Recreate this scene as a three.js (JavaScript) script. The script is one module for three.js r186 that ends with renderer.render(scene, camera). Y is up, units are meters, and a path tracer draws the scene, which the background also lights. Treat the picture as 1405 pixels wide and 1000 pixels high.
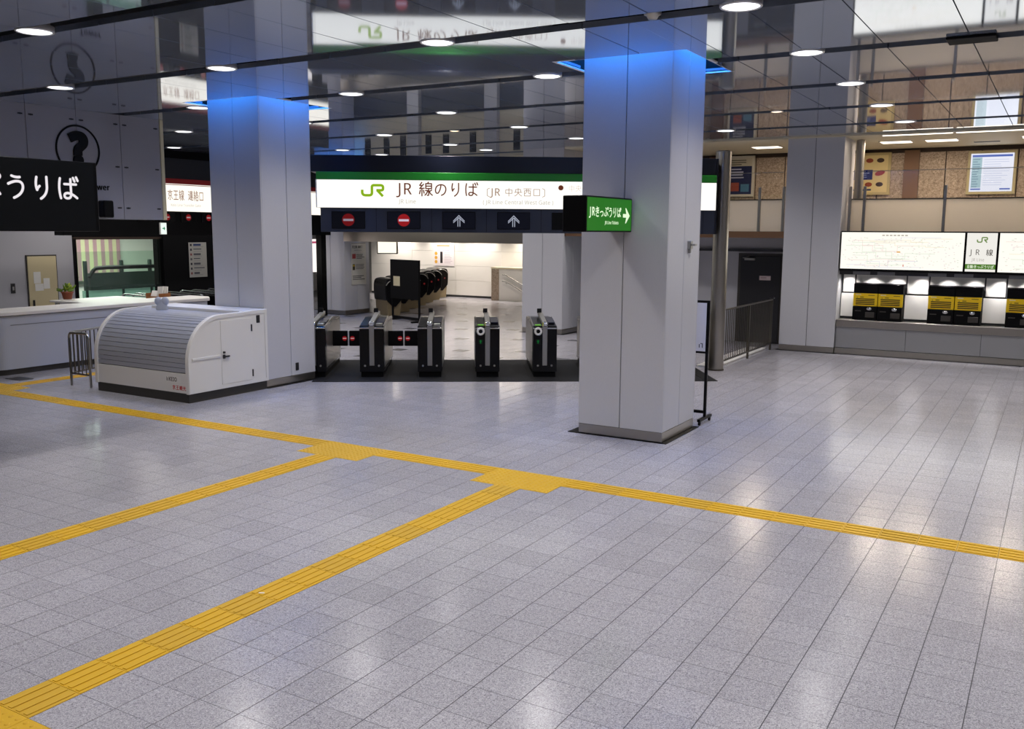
import * as THREE from 'three';
import { RoundedBoxGeometry } from 'three/addons/geometries/RoundedBoxGeometry.js';
import { TextGeometry } from 'three/addons/geometries/TextGeometry.js';
import { FontLoader } from 'three/addons/loaders/FontLoader.js';
import { RectAreaLightUniformsLib } from 'three/addons/lights/RectAreaLightUniformsLib.js';
import { mergeGeometries } from 'three/addons/utils/BufferGeometryUtils.js';

// ---------------------------------------------------------------- camera, sky, exposure
const scene = new THREE.Scene();
scene.background = new THREE.Color(0x000000);
const camera = new THREE.PerspectiveCamera(2 * Math.atan(500 / 1263.8) * 180 / Math.PI, 1.405, 0.1, 80);
camera.position.set(0, 2.537, 0);
camera.rotation.set(-0.14399, 0.53568, 0.00643, 'YXZ');
const renderer = new THREE.WebGLRenderer({ antialias: true });
renderer.toneMapping = THREE.LinearToneMapping;
renderer.toneMappingExposure = 1.0;
renderer.shadowMap.enabled = true;
RectAreaLightUniformsLib.init();
const DOWN_CD = 17, DOWN_COLOR = 0xfffaf8;       // each ceiling downlight
const BLUE = 0x2480f0, BLUE_NITS = 112;          // blue tubes in the coves round the pillar heads
const H = 4.53;                                  // ceiling height

// ---------------------------------------------------------------- helpers
let seed = 7;
const rnd = () => { seed = (seed * 1664525 + 1013904223) >>> 0; return seed / 4294967296; };
const rr = (a, b) => a + (b - a) * rnd();
const taken = {};
const numbered = (n) => { taken[n] = (taken[n] ?? -1) + 1; return taken[n] ? n + '_' + String(taken[n]).padStart(3, '0') : n; };
const std = (color, roughness = 0.5, metalness = 0, extra = {}) => new THREE.MeshStandardMaterial({ color, roughness, metalness, ...extra });
function info(o, label, category, group, kind) {
  if (label) o.userData.label = label;
  if (category) o.userData.category = category;
  if (group) o.userData.group = group;
  if (kind) o.userData.kind = kind;
  return o;
}
function thing(name, label, category, [x, y, z] = [0, 0, 0], turn = 0, group, kind) {
  const o = new THREE.Group(); o.name = numbered(name); scene.add(o);
  o.position.set(x, y, z); o.rotation.y = turn;
  return info(o, label, category, group, kind);
}
function mesh(name, geo, mat, parent = scene, pos, rot) {
  const m = new THREE.Mesh(geo, mat); m.name = parent === scene ? numbered(name) : name;
  m.castShadow = m.receiveShadow = true;
  if (pos) m.position.set(...pos);
  if (rot) m.rotation.set(...rot);
  parent.add(m); return m;
}
// box with uv in metres
const gcache = new Map();
function boxG(w, h, d, r = 0) {
  const key = [w, h, d, r].map((v) => v.toFixed(4)).join();
  if (gcache.has(key)) return gcache.get(key);
  let g;
  if (r > 0) g = new RoundedBoxGeometry(w, h, d, 2, Math.min(r, w / 2.01, h / 2.01, d / 2.01));
  else {
    g = new THREE.BoxGeometry(w, h, d);
    const uv = g.attributes.uv, s = [[d, h], [d, h], [w, d], [w, d], [w, h], [w, h]];
    for (let i = 0; i < 24; i++) { const f = s[i >> 2]; uv.setXY(i, uv.getX(i) * f[0], uv.getY(i) * f[1]); }
  }
  gcache.set(key, g); return g;
}
// box between two corners in the parent's axes
function blk(name, mat, parent, x0, x1, y0, y1, z0, z1, r = 0) {
  return mesh(name, boxG(Math.abs(x1 - x0), Math.abs(y1 - y0), Math.abs(z1 - z0), r), mat, parent, [(x0 + x1) / 2, (y0 + y1) / 2, (z0 + z1) / 2]);
}
const bg = (x0, x1, y0, y1, z0, z1, r = 0) => boxG(x1 - x0, y1 - y0, z1 - z0, r).clone().translate((x0 + x1) / 2, (y0 + y1) / 2, (z0 + z1) / 2);
const cyl = (r0, r1, h, n = 24) => new THREE.CylinderGeometry(r0, r1, h, n);
function tube(points, r, seg = 32, n = 10, tension = 0) {
  const v = points.map((p) => new THREE.Vector3(...p));
  return new THREE.TubeGeometry(new THREE.CatmullRomCurve3(v, false, 'catmullrom', tension), seg, r, n, false);
}
function bar(a, b, r, n = 10) {
  const A = new THREE.Vector3(...a), Bv = new THREE.Vector3(...b), d = Bv.clone().sub(A);
  const g = new THREE.CylinderGeometry(r, r, d.length(), n);
  g.applyQuaternion(new THREE.Quaternion().setFromUnitVectors(new THREE.Vector3(0, 1, 0), d.clone().normalize()));
  return g.translate(...A.add(Bv).multiplyScalar(0.5).toArray());
}
const flat = (gs) => mergeGeometries(gs.map((g) => { const n = g.index ? g.toNonIndexed() : g; return n; }));
function areaLight(parent, color, nits, w, h, pos, rot) {
  const l = new THREE.RectAreaLight(color, nits, w, h); l.position.set(...pos); l.rotation.set(...rot); parent.add(l); return l;
}
function spot(parent, color, cd, pos, to, angle, penumbra, size = 3) {
  const l = new THREE.SpotLight(color, cd, 0, angle, penumbra, 2);
  l.position.set(...pos); l.target.position.set(...to); l.castShadow = true; l.shadow.radius = size;
  parent.add(l); parent.add(l.target); l.target.name = 'aim'; return l;
}

// ---------------------------------------------------------------- printed matter
const G = {   // stroke shapes of the Japanese characters on the signs, in a 100 x 100 box
  う: 'M35 10Q50 17 67 14M20 42Q45 29 60 31Q80 33 78 56Q74 82 40 97', り: 'M28 10Q20 42 28 62Q31 52 39 46M70 8V46Q70 80 42 97',
  ば: 'M20 10Q10 50 20 92M38 33H90M66 12V72Q66 92 50 92Q36 92 36 81Q37 70 52 70Q70 71 92 90M78 6L84 20M92 3L98 17',
  ぷ: 'M38 10L58 20M50 32Q40 45 56 56Q66 76 46 90Q38 93 31 85M22 62Q18 78 8 86M72 54Q85 70 93 84M79 14a9 9 0 1 0 18 0a9 9 0 1 0 -18 0',
  き: 'M22 25Q50 23 80 14M18 47Q50 45 84 35M44 4Q56 36 76 64Q60 58 46 60M30 68Q20 92 48 95Q62 97 78 93', っ: 'M16 56Q60 40 78 53Q94 72 50 94',
  の: 'M52 22Q48 60 32 77Q17 84 14 60Q14 22 52 18Q88 20 86 54Q82 84 56 92',
  線: 'M24 4L10 24L26 26M36 16L10 46L40 44M25 46V97M14 58L8 82M36 58L40 78M70 2L64 12M52 12H92V46H52ZM52 29H92M72 46V88Q72 97 62 92M50 60H66Q60 80 46 92M92 56Q84 64 76 66M74 62Q82 84 97 92',
  中: 'M14 26H86V64H14ZM50 4V97', 央: 'M22 20H78V52M22 20V52M6 52H94M50 4V52Q44 80 10 95M50 52Q58 80 92 95',
  西: 'M6 12H94M16 34H84V93H16ZM40 12V40Q38 60 22 66M60 12V58Q60 65 82 62', 口: 'M16 18H84V88H16Z',
  京: 'M50 4V18M8 18H92M26 32H74V54H26ZM50 54V90Q50 97 40 92M30 64Q24 80 12 88M70 64Q78 76 90 86', 王: 'M14 12H86M20 48H80M8 90H92M50 12V90',
  連: 'M10 10L22 20M6 40H22V72Q16 82 6 90M22 74Q40 92 97 90M36 14H92M42 28H86V58H42ZM42 43H86M34 70H97M64 4V84',
  絡: 'M24 4L10 24L26 26M36 16L10 46L40 44M25 46V97M14 58L8 82M36 58L40 78M64 4Q58 22 46 34M62 16H84Q72 42 44 54M58 24Q74 44 97 52M54 62H88V94H54Z',
  観: 'M10 20H50M30 8V20M14 36H46M14 50H46M14 64H46M12 80H50M14 36V80M30 28V80M58 10H92V62H58ZM58 27H92M58 44H92M66 62Q64 84 50 95M82 62V88Q84 95 98 90',
  光: 'M50 4V42M22 12L32 34M78 12L68 34M8 44H92M36 44Q36 80 10 95M62 44V84Q64 95 92 91V80',
  自: 'M50 2L44 14M24 14H76V94H24ZM24 40H76M24 66H76', 動: 'M8 10H50M6 24H52M12 34H48V62H12ZM12 48H48M30 10V90M8 76H50M6 92H54M56 30H90Q90 80 82 93L72 90M72 8Q72 60 52 93',
  '〔': 'M84 4L60 16V84L84 96', '〕': 'M16 4L40 16V84L16 96',
};
function write(ctx, text, x, y, size, weight, color, adv = 1, squeeze = 1) {     // top left corner at x, y
  for (const c of text) {
    if (c === ' ') { x += size * 0.4 * squeeze; continue; }
    ctx.save(); ctx.translate(x, y); ctx.scale(squeeze, 1);
    if (G[c]) {
      ctx.scale(size / 100, size / 100); ctx.strokeStyle = color; ctx.lineWidth = weight; ctx.lineCap = 'round'; ctx.lineJoin = 'round';
      ctx.stroke(new Path2D(G[c])); x += size * adv * squeeze;
    } else {
      ctx.fillStyle = color; ctx.font = (weight > 9 ? 'bold ' : '') + size * 1.22 + 'px sans-serif'; ctx.textBaseline = 'alphabetic';
      ctx.fillText(c, 0, size * 0.93); x += (ctx.measureText(c).width + size * 0.06) * squeeze;
    }
    ctx.restore();
  }
  return x;
}
function emblem(ctx, x, y, w, color) {     // the joined J and R
  ctx.save(); ctx.translate(x, y); ctx.scale(w / 100, w / 100);
  ctx.strokeStyle = color; ctx.lineWidth = 11; ctx.lineJoin = 'round'; ctx.lineCap = 'butt';
  ctx.stroke(new Path2D('M5 26V38Q6 50 20 50H36Q47 49 47 38V14Q47 6 56 6H86Q95 7 95 16V20Q95 28 86 28H66M70 28L94 54'));
  ctx.restore();
}
function canvasTex(w, h, draw) {
  const c = document.createElement('canvas'); c.width = w; c.height = h;
  const ctx = c.getContext('2d'); draw(ctx, w, h);
  const t = new THREE.CanvasTexture(c); t.colorSpace = THREE.SRGBColorSpace; t.magFilter = THREE.LinearFilter; return t;
}
const printed = (t, rough = 0.5) => new THREE.MeshStandardMaterial({ map: t, roughness: rough });
const lit = (t, strength = 1.1) => new THREE.MeshPhysicalMaterial({ color: 0x050505, roughness: 0.4, specularIntensity: 0.35, emissive: 0xffffff, emissiveMap: t, emissiveIntensity: strength });
const glow = (color, strength) => new THREE.MeshStandardMaterial({ color: 0x111111, emissive: color, emissiveIntensity: strength, roughness: 0.5 });
function lines(ctx, x, y, w, n, gap, color, h = 2) { ctx.fillStyle = color; for (let i = 0; i < n; i++) ctx.fillRect(x, y + i * gap, w * rr(0.6, 1), h); }

// ---------------------------------------------------------------- surface textures
function grain(size, base, spread, spots, scale = 1) {       // speckled stone
  const d = new Uint8Array(size * size * 4);
  for (let i = 0; i < size * size; i++) {
    const a = rnd(), v = a < spots[0] ? -spread * 2.1 : a > 1 - spots[1] ? spread * 1.3 : (rnd() - 0.5) * spread * scale;
    for (let c = 0; c < 3; c++) d[i * 4 + c] = Math.max(0, Math.min(255, base[c] + v));
    d[i * 4 + 3] = 255;
  }
  // soften into small grains
  const o = d.slice();
  for (let y = 0; y < size; y++) for (let x = 0; x < size; x++) for (let c = 0; c < 3; c++) {
    const p = (xx, yy) => d[(((yy + size) % size) * size + ((xx + size) % size)) * 4 + c];
    o[(y * size + x) * 4 + c] = (p(x, y) * 2 + p(x + 1, y) + p(x, y + 1) + p(x + 1, y + 1)) / 5;
  }
  const t = new THREE.DataTexture(o, size, size); t.wrapS = t.wrapT = THREE.RepeatWrapping; t.magFilter = THREE.LinearFilter; t.minFilter = THREE.LinearMipmapLinearFilter; t.generateMipmaps = true;
  t.colorSpace = THREE.SRGBColorSpace; t.needsUpdate = true; return t;
}
const granite = grain(512, [196, 195, 201], 46, [0.11, 0.15]);
granite.repeat.set(1 / 1.3, 1 / 1.3);
const paint = grain(256, [246, 246, 246], 7, [0.02, 0.02]); paint.repeat.set(2, 2);
const mosaic = grain(256, [174, 156, 138], 34, [0.14, 0.1]); mosaic.repeat.set(0.35, 0.35);

// ---------------------------------------------------------------- materials
const tones = [0.92, 0.96, 0.985, 1.01, 1.05].map((v) => new THREE.Color(0.74 * v, 0.732 * v, 0.76 * v));
const dull = (color, roughness) => new THREE.MeshPhysicalMaterial({ color, roughness, specularIntensity: 0.3 });
const M = {
  tile: tones.map((c) => std(c, 0.18, 0, { map: granite })),
  tileMany: std(0xffffff, 0.18, 0, { map: granite, vertexColors: true }),
  grout: std(0x55555a, 0.8), yellow: std(0xd9ab10, 0.46), yellowWorn: std(0xd0a520, 0.52),
  panel: std(0xd0d0d5, 0.42, 0, { map: paint }), panelCore: std(0x3a3b40, 0.6), fascia: std(0x96959c, 0.5, 0, { map: paint }), panelLow: std(0x98989a, 0.45, 0, { map: paint }), wall: std(0xb9b8bd, 0.5, 0, { map: paint }),
  steel: std(0xb0aba2, 0.3, 1), steelDark: std(0x6d6860, 0.35, 1), chrome: std(0xd8d8da, 0.16, 1), satin: std(0xa9a8a4, 0.36, 1),
  ceil: std(0xa6b1c4, 0.045, 0.6), plenum: std(0x8f8f90, 0.85), black: dull(0x08080a, 0.4), blackMatt: dull(0x0b0b0d, 0.7), blackGloss: new THREE.MeshPhysicalMaterial({ color: 0x060609, roughness: 0.22, specularIntensity: 0.5 }),
  navy: std(0x121624, 0.3), navyBand: std(0x272e40, 0.4), green: std(0x1f8a2a, 0.4), mat: dull(0x1c1d20, 0.75), matLine: dull(0x0e0f11, 0.7),
  white: std(0xe6e4e0, 0.35), whiteWall: std(0xece9e4, 0.6), cream: std(0xd8cda8, 0.55), doorCream: std(0xcdbf98, 0.5), slat: std(0xb4b7c2, 0.3, 0.25), plinth: std(0x35322e, 0.5),
  beige: std(0xe6dcc0, 0.6), brown: std(0x6e4f36, 0.55), brownDark: std(0x35251a, 0.6), brownTile: std(0xffffff, 0.5, 0, { map: mosaic }), counter: std(0xb7bbc6, 0.45), counterTop: std(0xe2ded8, 0.4),
  doorDark: std(0x26262a, 0.4), doorFrame: std(0x3b3733, 0.45), glass: new THREE.MeshPhysicalMaterial({ color: 0xffffff, roughness: 0.02, transmission: 1, thickness: 0, ior: 1.45 }),
  greenGlass: new THREE.MeshPhysicalMaterial({ color: 0xedf7f1, roughness: 0.03, transmission: 1, thickness: 0, ior: 1.45 }),
  frosted: new THREE.MeshPhysicalMaterial({ color: 0xf2ede4, roughness: 0.95, transmission: 0.6, thickness: 0 }),
  red: std(0xa5141c, 0.4), redGlow: glow(0xc01018, 0.2), terracotta: std(0x7a3a1c, 0.7), leaf: std(0x5d7a1c, 0.6), cardboard: std(0x8a5528, 0.8), paper: std(0xe8e6e0, 0.8), concrete: std(0x9a9996, 0.8), dim: std(0x77777c, 0.7),
  yellowPanel: std(0xf0c80c, 0.4), olive: std(0x8a7b5e, 0.55), pink: std(0xb98a96, 0.7), greenDark: std(0x10241e, 0.5), teal: std(0x8fb5a6, 0.5), gateGrey: std(0x8c8a86, 0.35, 0.7), blueBlack: std(0x0d1430, 0.2),
};

// ---------------------------------------------------------------- structure: floor
const T = 0.3, TX = -0.2586, TZ = -6.1829;
const TURN = 33.6 * Math.PI / 180, GU = [Math.cos(TURN), -Math.sin(TURN)], GN = [Math.sin(TURN), Math.cos(TURN)], G0 = [-10.73, -11.414];
const gatePos = (s, off) => [G0[0] + GU[0] * s - GN[0] * off, 0, G0[1] + GU[1] * s - GN[1] * off];
const behind = (x, z) => (G0[0] - x) * GN[0] + (G0[1] - z) * GN[1];
const floor = thing('floor', 'pale speckled granite tile floor with dark joints', 'floor', [0, 0, 0], 0, undefined, 'structure');
blk('grout_bed', M.grout, floor, -27, 7, -0.3, -0.0035, -36, 6);
const colX = (i) => TX + T * i, rowZ = (j) => TZ + T * j;
const tactile = new Set();
const key = (i, j) => i + ',' + j;
// tactile paving cells (i: column, j: row)
const stripA = [], strip1 = [], strip2 = [], stripC = [], block1 = [], block2 = [], block3 = [], block4 = [];
for (let i = -48; i <= 7; i++) stripA.push([i, -7]);
for (let i = -24; i <= -22; i++) for (let j = -7; j <= -6; j++) block1.push([i, j]);
for (let i = -16; i <= -14; i++) for (let j = -7; j <= -6; j++) block2.push([i, j]);
for (let i = -49; i <= -46; i++) for (let j = -8; j <= -6; j++) if (!(i === -46 && j !== -7)) block4.push([i, j]);
for (let j = -5; j <= 12; j++) strip1.push([-23, j]);
for (let j = -5; j <= 11; j++) strip2.push([-15, j]);
for (let i = -17; i <= -14; i++) for (let j = 12; j <= 14; j++) block3.push([i, j]);
for (let j = -9; j >= -20; j--) stripC.push([-48, j]);
const used = new Set([...block1, ...block2, ...block3, ...block4].map((c) => key(...c)));
for (const s of [stripA, strip1, strip2, stripC]) for (const c of [...s]) { if (used.has(key(...c))) s.splice(s.indexOf(c), 1); }
for (const s of [stripA, strip1, strip2, stripC, block1, block2, block3, block4]) for (const c of s) tactile.add(key(...c));
const tileW = T - 0.0055, tileD = T - 0.003;
camera.updateMatrixWorld(); camera.updateProjectionMatrix();
const cells = [], probe = new THREE.Vector3();
for (let i = -80; i < 14; i++) for (let j = -84; j < 16; j++) {
  if (tactile.has(key(i, j))) continue;
  const x = colX(i) + T / 2, z = rowZ(j) + T / 2;
  if (z < -21.2 && x > -11.5) continue;
  probe.set(x, 0, z).project(camera);
  const inside = Math.abs(probe.x) < 1.06 && Math.abs(probe.y) < 1.08 && probe.z < 1;
  if (!inside && (z < -12 || x < -12 || z > 1)) continue;
  cells.push({ i, j, x, z, d: inside ? Math.hypot(x, z) : 1e3 + Math.hypot(x, z) });
}
cells.sort((a, b) => a.d - b.d);
const tileShapes = [];
for (let k = 0; k < 8; k++) {
  const g = boxG(tileW, 0.02, tileD).clone(), uv = g.attributes.uv, ox = rnd(), oy = rnd();
  for (let v = 0; v < uv.count; v++) uv.setXY(v, uv.getX(v) + ox, uv.getY(v) + oy);
  tileShapes.push(g);
}
const many = { pos: [], nor: [], uv: [], col: [] };
const tmp = new THREE.Vector3(), eul = new THREE.Euler(), mat4 = new THREE.Matrix4();
// patches of paler and darker batches, as the tiles were laid
const batch = (i, j) => { const s = Math.sin(Math.floor(i / 3) * 12.9 + Math.floor(j / 4) * 78.2) * 43758.5; return s - Math.floor(s); };
cells.forEach((c, n) => {
  const back = behind(c.x, c.z) > 1.3 && (c.x - G0[0]) * GU[0] + (c.z - G0[1]) * GU[1] < 7 && c.x < -5.6;
  const v = Math.min(4, Math.max(0, Math.floor(rnd() * 3 + batch(c.i, c.j) * 2.4)));
  const tx = (rnd() - 0.5) * 0.004, tz = (rnd() - 0.5) * 0.004;
  if (n < 300) {
    const m = mesh('tile', tileShapes[Math.floor(rnd() * 8)], M.tile[v], floor, [c.x, -0.01, c.z], [tx, 0, tz]);
  } else {
    const dark = back && ((c.i % 4) + 4) % 4 === 0 && ((c.j % 4) + 4) % 4 === ((Math.floor(c.i / 4) % 2) + 2) % 2 * 2;
    const g = tileShapes[Math.floor(rnd() * 8)], p = g.attributes.position, q = g.attributes.normal, uv = g.attributes.uv;
    mat4.makeRotationFromEuler(eul.set(tx, 0, tz));
    const col = dark ? new THREE.Color(0.24, 0.24, 0.25) : tones[v];
    for (let k = 0; k < g.index.count; k++) {
      const a = g.index.getX(k);
      tmp.fromBufferAttribute(q, a); if (tmp.y < 0.5) { if (Math.abs(tmp.y) > 0.5) continue; }
      tmp.applyMatrix4(mat4); many.nor.push(tmp.x, tmp.y, tmp.z);
      tmp.fromBufferAttribute(p, a).applyMatrix4(mat4); many.pos.push(tmp.x + c.x, tmp.y - 0.01, tmp.z + c.z);
      many.uv.push(uv.getX(a), uv.getY(a)); many.col.push(col.r, col.g, col.b);
    }
  }
});
{
  const g = new THREE.BufferGeometry();
  for (const [n, a, s] of [['position', many.pos, 3], ['normal', many.nor, 3], ['uv', many.uv, 2], ['color', many.col, 3]]) g.setAttribute(n, new THREE.Float32BufferAttribute(a, s));
  info(mesh('far_tiles', g, M.tileMany, floor), 'granite floor tiles further off', undefined, undefined, 'stuff');
}

// tactile paving
const barTile = (alongX) => {
  const gs = [bg(-0.1485, 0.1485, -0.02, 0.001, -0.1485, 0.1485)];
  for (let k = -1.5; k <= 1.5; k++) gs.push(alongX ? bg(-0.14, 0.14, 0.001, 0.006, k * 0.07 - 0.0175, k * 0.07 + 0.0175, 0.004) : bg(k * 0.07 - 0.0175, k * 0.07 + 0.0175, 0.001, 0.006, -0.14, 0.14, 0.004));
  return flat(gs);
};
const dotTile = (() => {
  const gs = [bg(-0.1485, 0.1485, -0.02, 0.001, -0.1485, 0.1485)];
  for (let a = -2; a <= 2; a++) for (let b = -2; b <= 2; b++) gs.push(cyl(0.01, 0.016, 0.005, 8).translate(a * 0.057, 0.0035, b * 0.057));
  return flat(gs);
})();
const barX = barTile(true), barZ = barTile(false);
function paving(name, label, list, geo, part, ym = M.yellow) {
  const t = thing(name, label, 'tactile paving', [colX(list[0][0]) + T / 2, 0, rowZ(list[0][1]) + T / 2]);
  const [a, b] = list[0];
  for (const [i, j] of list) mesh(part, geo, rnd() < 0.2 ? M.yellowWorn : ym, t, [(i - a) * T, 0, (j - b) * T], [(rnd() - 0.5) * 0.003, 0, (rnd() - 0.5) * 0.003]);
  return t;
}
paving('tactile_strip', 'long yellow ribbed guide strip crossing the hall past the white kiosk', stripA, barX, 'ribbed_tile');
paving('tactile_strip', 'yellow ribbed guide strip leading to the studded block beyond the kiosk corner', strip1, barZ, 'ribbed_tile');
paving('tactile_strip', 'yellow ribbed guide strip with a scrap of paper lying on it', strip2, barZ, 'ribbed_tile');
paving('tactile_strip', 'short yellow ribbed guide strip between information counter and small railing', stripC, barZ, 'ribbed_tile');
paving('tactile_block', 'worn yellow studded warning block closer to the kiosk', block1, dotTile, 'studded_tile', M.yellowWorn);
paving('tactile_block', 'yellow studded warning block closer to the grey pillar with green sign', block2, dotTile, 'studded_tile');
paving('tactile_block', 'yellow studded warning block where the strip with the paper scrap starts', block3, dotTile, 'studded_tile');
paving('tactile_block', 'yellow studded warning block in front of information counter', block4, dotTile, 'studded_tile');
info(mesh('paper_scrap', boxG(0.04, 0.002, 0.016), M.paper, scene, [-4.66, 0.0075, -4.42], [0, 0.5, 0]), 'tiny scrap of white paper on yellow strip', 'litter');
info(mesh('floor_plate', boxG(0.42, 0.006, 0.24), M.doorDark, scene, [-15.06, 0.004, -9.0]), 'dark metal floor plate at the counter corner', 'floor plate');

// ---------------------------------------------------------------- structure: ceiling
const MID = { x0: -5.13, x1: -4.0, z0: -11.41, z1: -10.3 }, LEFT = { x0: -12.0, x1: -10.88, z0: -11.72, z1: -10.58 }, BACKL = { x0: -19.52, x1: -18.42, z0: -22.35, z1: -21.2 };
const BACKM = { x0: -11.66, x1: -10.52, z0: -21.25, z1: -20.12 }, RIGHT = { x0: -5.2, x1: -4.04, z0: -21.3, z1: -20.17 };
const openings = [MID, LEFT, BACKL].map((p) => { const cx = (p.x0 + p.x1) / 2, cz = (p.z0 + p.z1) / 2; return { x0: cx - 0.82, x1: cx + 0.82, z0: cz - 0.82, z1: cz + 0.82 }; });
const ceiling = thing('ceiling', 'glossy grey metal panel ceiling with dark lighting channels', 'ceiling', [0, 0, 0], 0, undefined, 'structure');
{
  const s = new THREE.Shape([[-27, -36], [-27, 6], [7, 6], [7, -20.1], [-10, -20.1], [-10, -36]].map(([x, z]) => new THREE.Vector2(x, -z)));
  for (const o of openings) s.holes.push(new THREE.Path([[o.x0, o.z0], [o.x1, o.z0], [o.x1, o.z1], [o.x0, o.z1]].map(([x, z]) => new THREE.Vector2(x, -z))));
  const g = new THREE.ExtrudeGeometry(s, { depth: 0.12, bevelEnabled: false }); g.rotateX(-Math.PI / 2);
  mesh('channel_backing', g, M.plenum, ceiling, [0, H + 0.6, 0]);
}
const CZ = -10.86, CP = 2.46, CX = -2.64, PP = 0.825, CW = 0.3;
const unseen = [];
function cut(rects, o) {
  const out = [];
  for (const r of rects) {
    if (r[1] <= o.x0 || r[0] >= o.x1 || r[3] <= o.z0 || r[2] >= o.z1) { out.push(r); continue; }
    const [a, b, c, d] = r;
    if (a < o.x0) out.push([a, o.x0, c, d]);
    if (b > o.x1) out.push([o.x1, b, c, d]);
    const m = Math.max(a, o.x0), n = Math.min(b, o.x1);
    if (c < o.z0) out.push([m, n, c, o.z0]);
    if (d > o.z1) out.push([m, n, o.z1, d]);
  }
  return out;
}
for (let k = -6; k <= 7; k++) for (let i = -25; i < 11; i++) {
  const z1 = CZ - CP * (k - 1) - CW / 2, z0 = CZ - CP * k + CW / 2, x0 = CX + PP * i + 0.006, x1 = CX + PP * (i + 1) - 0.006;
  if (z0 < -20.3 && x1 > -9.8) { if (z1 < -20.1) continue; }
  if (k > 4 && x1 > -10) continue;
  const zz0 = x1 > -10 ? Math.max(z0, -20.1) : z0;
  const far = z0 > -1.5 || x1 < -23;
  if (far) continue;
  let rects = [[x0, x1, zz0, z1]];
  for (const o of openings) rects = cut(rects, o);
  const tilt = [(rnd() - 0.5) * 0.003, (rnd() - 0.5) * 0.003];
  let seen = false;
  for (let u = 0; u <= 4; u++) for (let v = 0; v <= 4; v++) { probe.set(x0 + (x1 - x0) * u / 4, H, zz0 + (z1 - zz0) * v / 4).project(camera); if (Math.abs(probe.x) < 1.02 && Math.abs(probe.y) < 1.02 && probe.z < 1) seen = true; }
  if (!seen) { for (const [a, b, c, d] of rects) if (b - a > 0.02 && d - c > 0.02) unseen.push(bg(a, b, H, H + 0.06, c, d)); continue; }
  for (const [a, b, c, d] of rects) if (b - a > 0.02 && d - c > 0.02) mesh('ceiling_panel', boxG(b - a, 0.06, d - c), M.ceil, ceiling, [(a + b) / 2, H + 0.03, (c + d) / 2], [tilt[0], 0, tilt[1]]);
}
info(mesh('further_panels', flat(unseen), M.ceil, ceiling), undefined, undefined, undefined, 'stuff');
// coves with blue tubes round the pillar heads
openings.forEach((o, n) => {
  const which = ['the pillar with the green sign', 'the pillar behind the kiosk', 'the pillar with the poster beyond the gates'][n];
  const t = thing('ceiling_cove', 'blue-lit square ceiling cove round the head of ' + which, 'cove light', [(o.x0 + o.x1) / 2, H, (o.z0 + o.z1) / 2], 0, undefined, 'structure');
  for (const s of [-1, 1]) {
    blk('cove_side', M.blackMatt, t, s * 0.82, s * 0.85, 0.02, 0.62, -0.85, 0.85);
    blk('cove_side', M.blackMatt, t, -0.82, 0.82, 0.02, 0.62, s * 0.82, s * 0.85);
    blk('cove_lip', M.white, t, s * 0.81, s * 0.85, 0, 0.018, -0.85, 0.85);
    blk('cove_lip', M.white, t, -0.81, 0.81, 0, 0.018, s * 0.81, s * 0.85);
  }
  blk('cove_top', M.blackMatt, t, -0.85, 0.85, 0.62, 0.65, -0.85, 0.85);
  for (let k = 0; k < 4; k++) {
    const a = k * Math.PI / 2, p = [Math.sin(a) * 0.74, 0.58, Math.cos(a) * 0.74];
    const m = mesh('blue_light_tube', cyl(0.02, 0.02, 1.3, 10), glow(BLUE, 3), t, p, [0, a, Math.PI / 2]);
    m.rotation.order = 'YXZ';
    const l = areaLight(t, BLUE, BLUE_NITS, 1.3, 0.08, [Math.sin(a) * 0.72, 0.55, Math.cos(a) * 0.72], [0, 0, 0]);
    l.rotation.order = 'YXZ'; l.rotation.set(-1.4, a, 0);
  }
});
// downlights in the channels
const lensMat = glow(0xffffff, 3.2), rimMat = std(0xd8d8dc, 0.3, 0.4);
const lensG = new THREE.LatheGeometry([[0, -0.012], [0.1, -0.011], [0.15, -0.007], [0.168, 0]].map(([x, y]) => new THREE.Vector2(x, y)), 32);
const rimG = new THREE.LatheGeometry([[0.166, 0.002], [0.17, -0.012], [0.185, -0.01], [0.19, 0.0], [0.19, 0.05], [0.15, 0.06], [0.15, 0.6], [0.14, 0.6], [0.14, 0.05], [0.166, 0.002]].map(([x, y]) => new THREE.Vector2(x, y)), 32);
const slimRimG = new THREE.LatheGeometry([[0.166, 0.002], [0.17, -0.012], [0.185, -0.01], [0.19, 0.0], [0.19, 0.016], [0.166, 0.016], [0.166, 0.002]].map(([x, y]) => new THREE.Vector2(x, y)), 32);
function downlight(x, z, label, group, k = 1, warm) {
  const t = thing('downlight', label, 'ceiling light', [x, H, z], 0, group);
  mesh('rim', rimG, rimMat, t); mesh('lens', lensG, warm ? glow(0xffe0b8, 3) : lensMat, t);
  if (k !== 1) t.scale.set(k, 1, k);
  spot(t, warm ? 0xffe2bd : DOWN_COLOR, DOWN_CD * k * k, [0, -0.03, 0], [0, -3, 0], 1.25, 0.9, warm ? 2.5 : 9);
}
for (let k = -4; k <= 3; k++) for (let i = 2; i >= -5; i--) {
  const x = CX + PP * 4 * i, z = CZ - CP * k;
  if (x < -13.6 && z > -11.5) continue;               // the grey fascia stands here
  if (x < -12 && z > -8) continue;
  downlight(x, z, 'round white downlight in ' + ({ '-3': 'the second channel before the pillar with green sign', '-2': 'the second channel before the pillar heads', '-1': 'the channel just before the blue-lit pillar heads', 0: 'the channel that meets the blue-lit pillar heads', 1: 'the first channel past the blue-lit pillar heads', 2: 'the second channel past the blue-lit pillar heads', 3: 'the last channel before the upper level' }[k] ?? 'a channel over the open floor'), 'downlights along the ceiling channels');
}
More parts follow.
